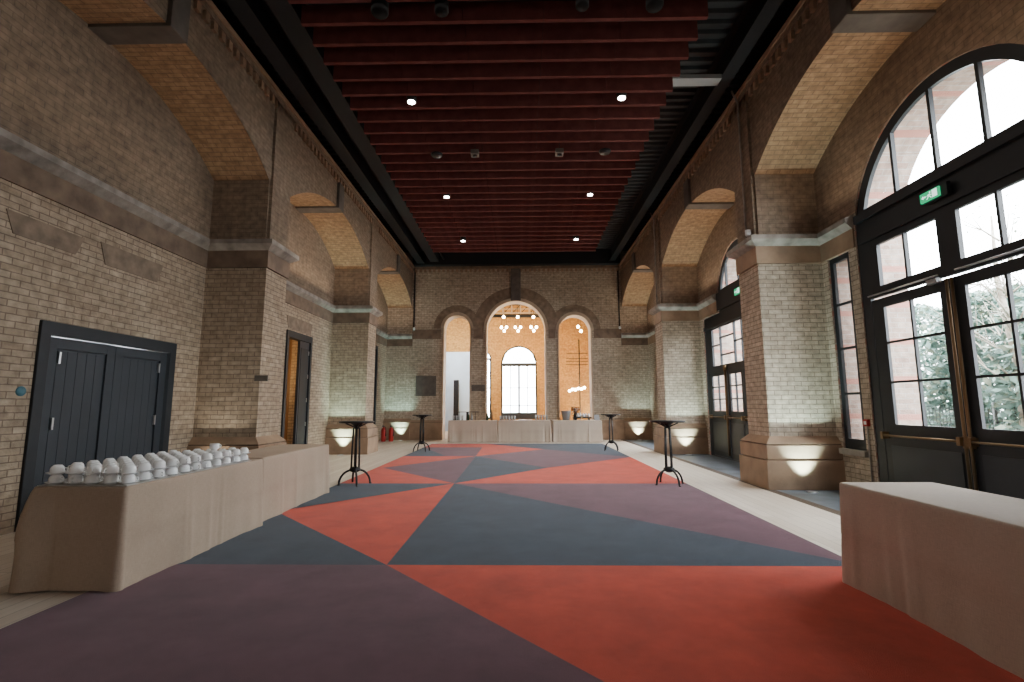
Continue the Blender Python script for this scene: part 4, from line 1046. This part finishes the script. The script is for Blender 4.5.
uplight(-4.75,19.7,'lit floor uplight in the far left corner',(-.12,.24,1),330,(.55,.97,.90))
uplight(-5.0,7.93,'floor uplight behind the left draped tables',(0,.16,1),60,(1,.93,.8))

def area(name, loc, size, power, c, rot):
    ld = bpy.data.lights.new(name,'AREA'); ld.shape = 'RECTANGLE'; ld.size, ld.size_y = size; ld.energy = power; ld.color = c
    l = bpy.data.objects.new(name, ld); col.objects.link(l); l.location = loc; l.rotation_euler = rot; return l
def portal(loc, size, rot):
    l = area('sky_portal', loc, size, 1, (1,1,1), rot); l.data.cycles.is_portal = True
RY90 = (0, PI/2, 0)   # -Z axis pointing to -X
for y,w in ((5.87,3.2),(11.65,4.4),(16.6,2.9)): portal((BR+.3,y,2.8),(5.3,w),RY90)
for y in (7.92,3.77,18.62): portal((BR+.3,y,2.2),(3.1,.5),RY90)
portal((-.12,RY+.3,2.6),(1.95,4.0),(-PI/2,0,0))
# room beyond: warm lamps
def point(loc, p, c, r=.15):
    ld = bpy.data.lights.new('pendant_glow','POINT'); ld.energy = p; ld.color = c; ld.shadow_soft_size = r
    l = bpy.data.objects.new('pendant_glow', ld); col.objects.link(l); l.location = loc
point((-.85,24.2,4.6),170,(1,.66,.32)); point((.62,24.2,4.6),170,(1,.66,.32)); point((2.75,24.0,2.5),110,(1,.6,.26)); point((2.6,23.4,4.7),80,(1,.6,.28)); point((-3.2,23.5,5.0),60,(1,.62,.3))
area('cool_fill',(-3.4,24.0,4.6),(1.2,.6),170,(.72,.87,1),(math.radians(70),0,0))  # unseen cool fill added to brighten the pale panel
point((BL-.9,12.0,2.4),25,(1,.6,.25),.1)

for (y0,y1) in BAYS:
    for s_,xx,pw in ((1,4.72,15 if y0 > 9 else 8),(-1,-5.1,14 if y0 > 9 else 2)):
        if y0 < 2: continue
        area('ledge_wash',(xx,(y0+y1)/2,4.5),(.5,4.2),pw,(1,.80,.58),(PI,0,0))
area('hall_fill',(-.5,-3.0,2.2),(6,2.5),42,(1,.93,.86),(math.radians(86),0,0))  # unseen soft fill added behind the camera to lift the near end
area('hall_fill',(-.2,11,6.42),(4.6,12),90,(1,.9,.8),(0,0,0))  # unseen overhead fill added under the baffles to soften contrast
# overcast sky
w = bpy.data.worlds.new('overcast_sky'); sc.world = w; w.use_nodes = True; nt = w.node_tree; nt.nodes.clear()
o_ = nt.nodes.new('ShaderNodeOutputWorld'); bg = nt.nodes.new('ShaderNodeBackground'); bg.inputs[0].default_value = (.90,.96,1,1); bg.inputs[1].default_value = 21.0
nt.links.new(bg.outputs[0], o_.inputs[0])

# ------------------------------------------------------------------ camera
F = 495.; pitch = math.atan(64.5/495); yaw = math.radians(1.05); roll = math.radians(.15)
cd = bpy.data.cameras.new('camera'); cam = bpy.data.objects.new('camera', cd); col.objects.link(cam); sc.camera = cam
cd.sensor_fit = 'HORIZONTAL'; cd.sensor_width = 36; cd.lens = F*36/1024; cd.clip_start = .05; cd.clip_end = 200
Rm = Matrix.Rotation(yaw,3,'Z') @ Matrix.Rotation(PI/2+pitch,3,'X') @ Matrix.Rotation(-roll,3,'Z')
cam.location = (0,0,1.35); cam.rotation_euler = Rm.to_euler()

sc.view_settings.view_transform = 'AgX'
try: sc.view_settings.look = 'AgX - Base Contrast'
except Exception: pass
sc.view_settings.exposure = .5
sc.cycles.max_bounces = 8; sc.cycles.diffuse_bounces = 5; sc.cycles.transparent_max_bounces = 16
sc.cycles.sample_clamp_indirect = 6; sc.cycles.use_denoising = True
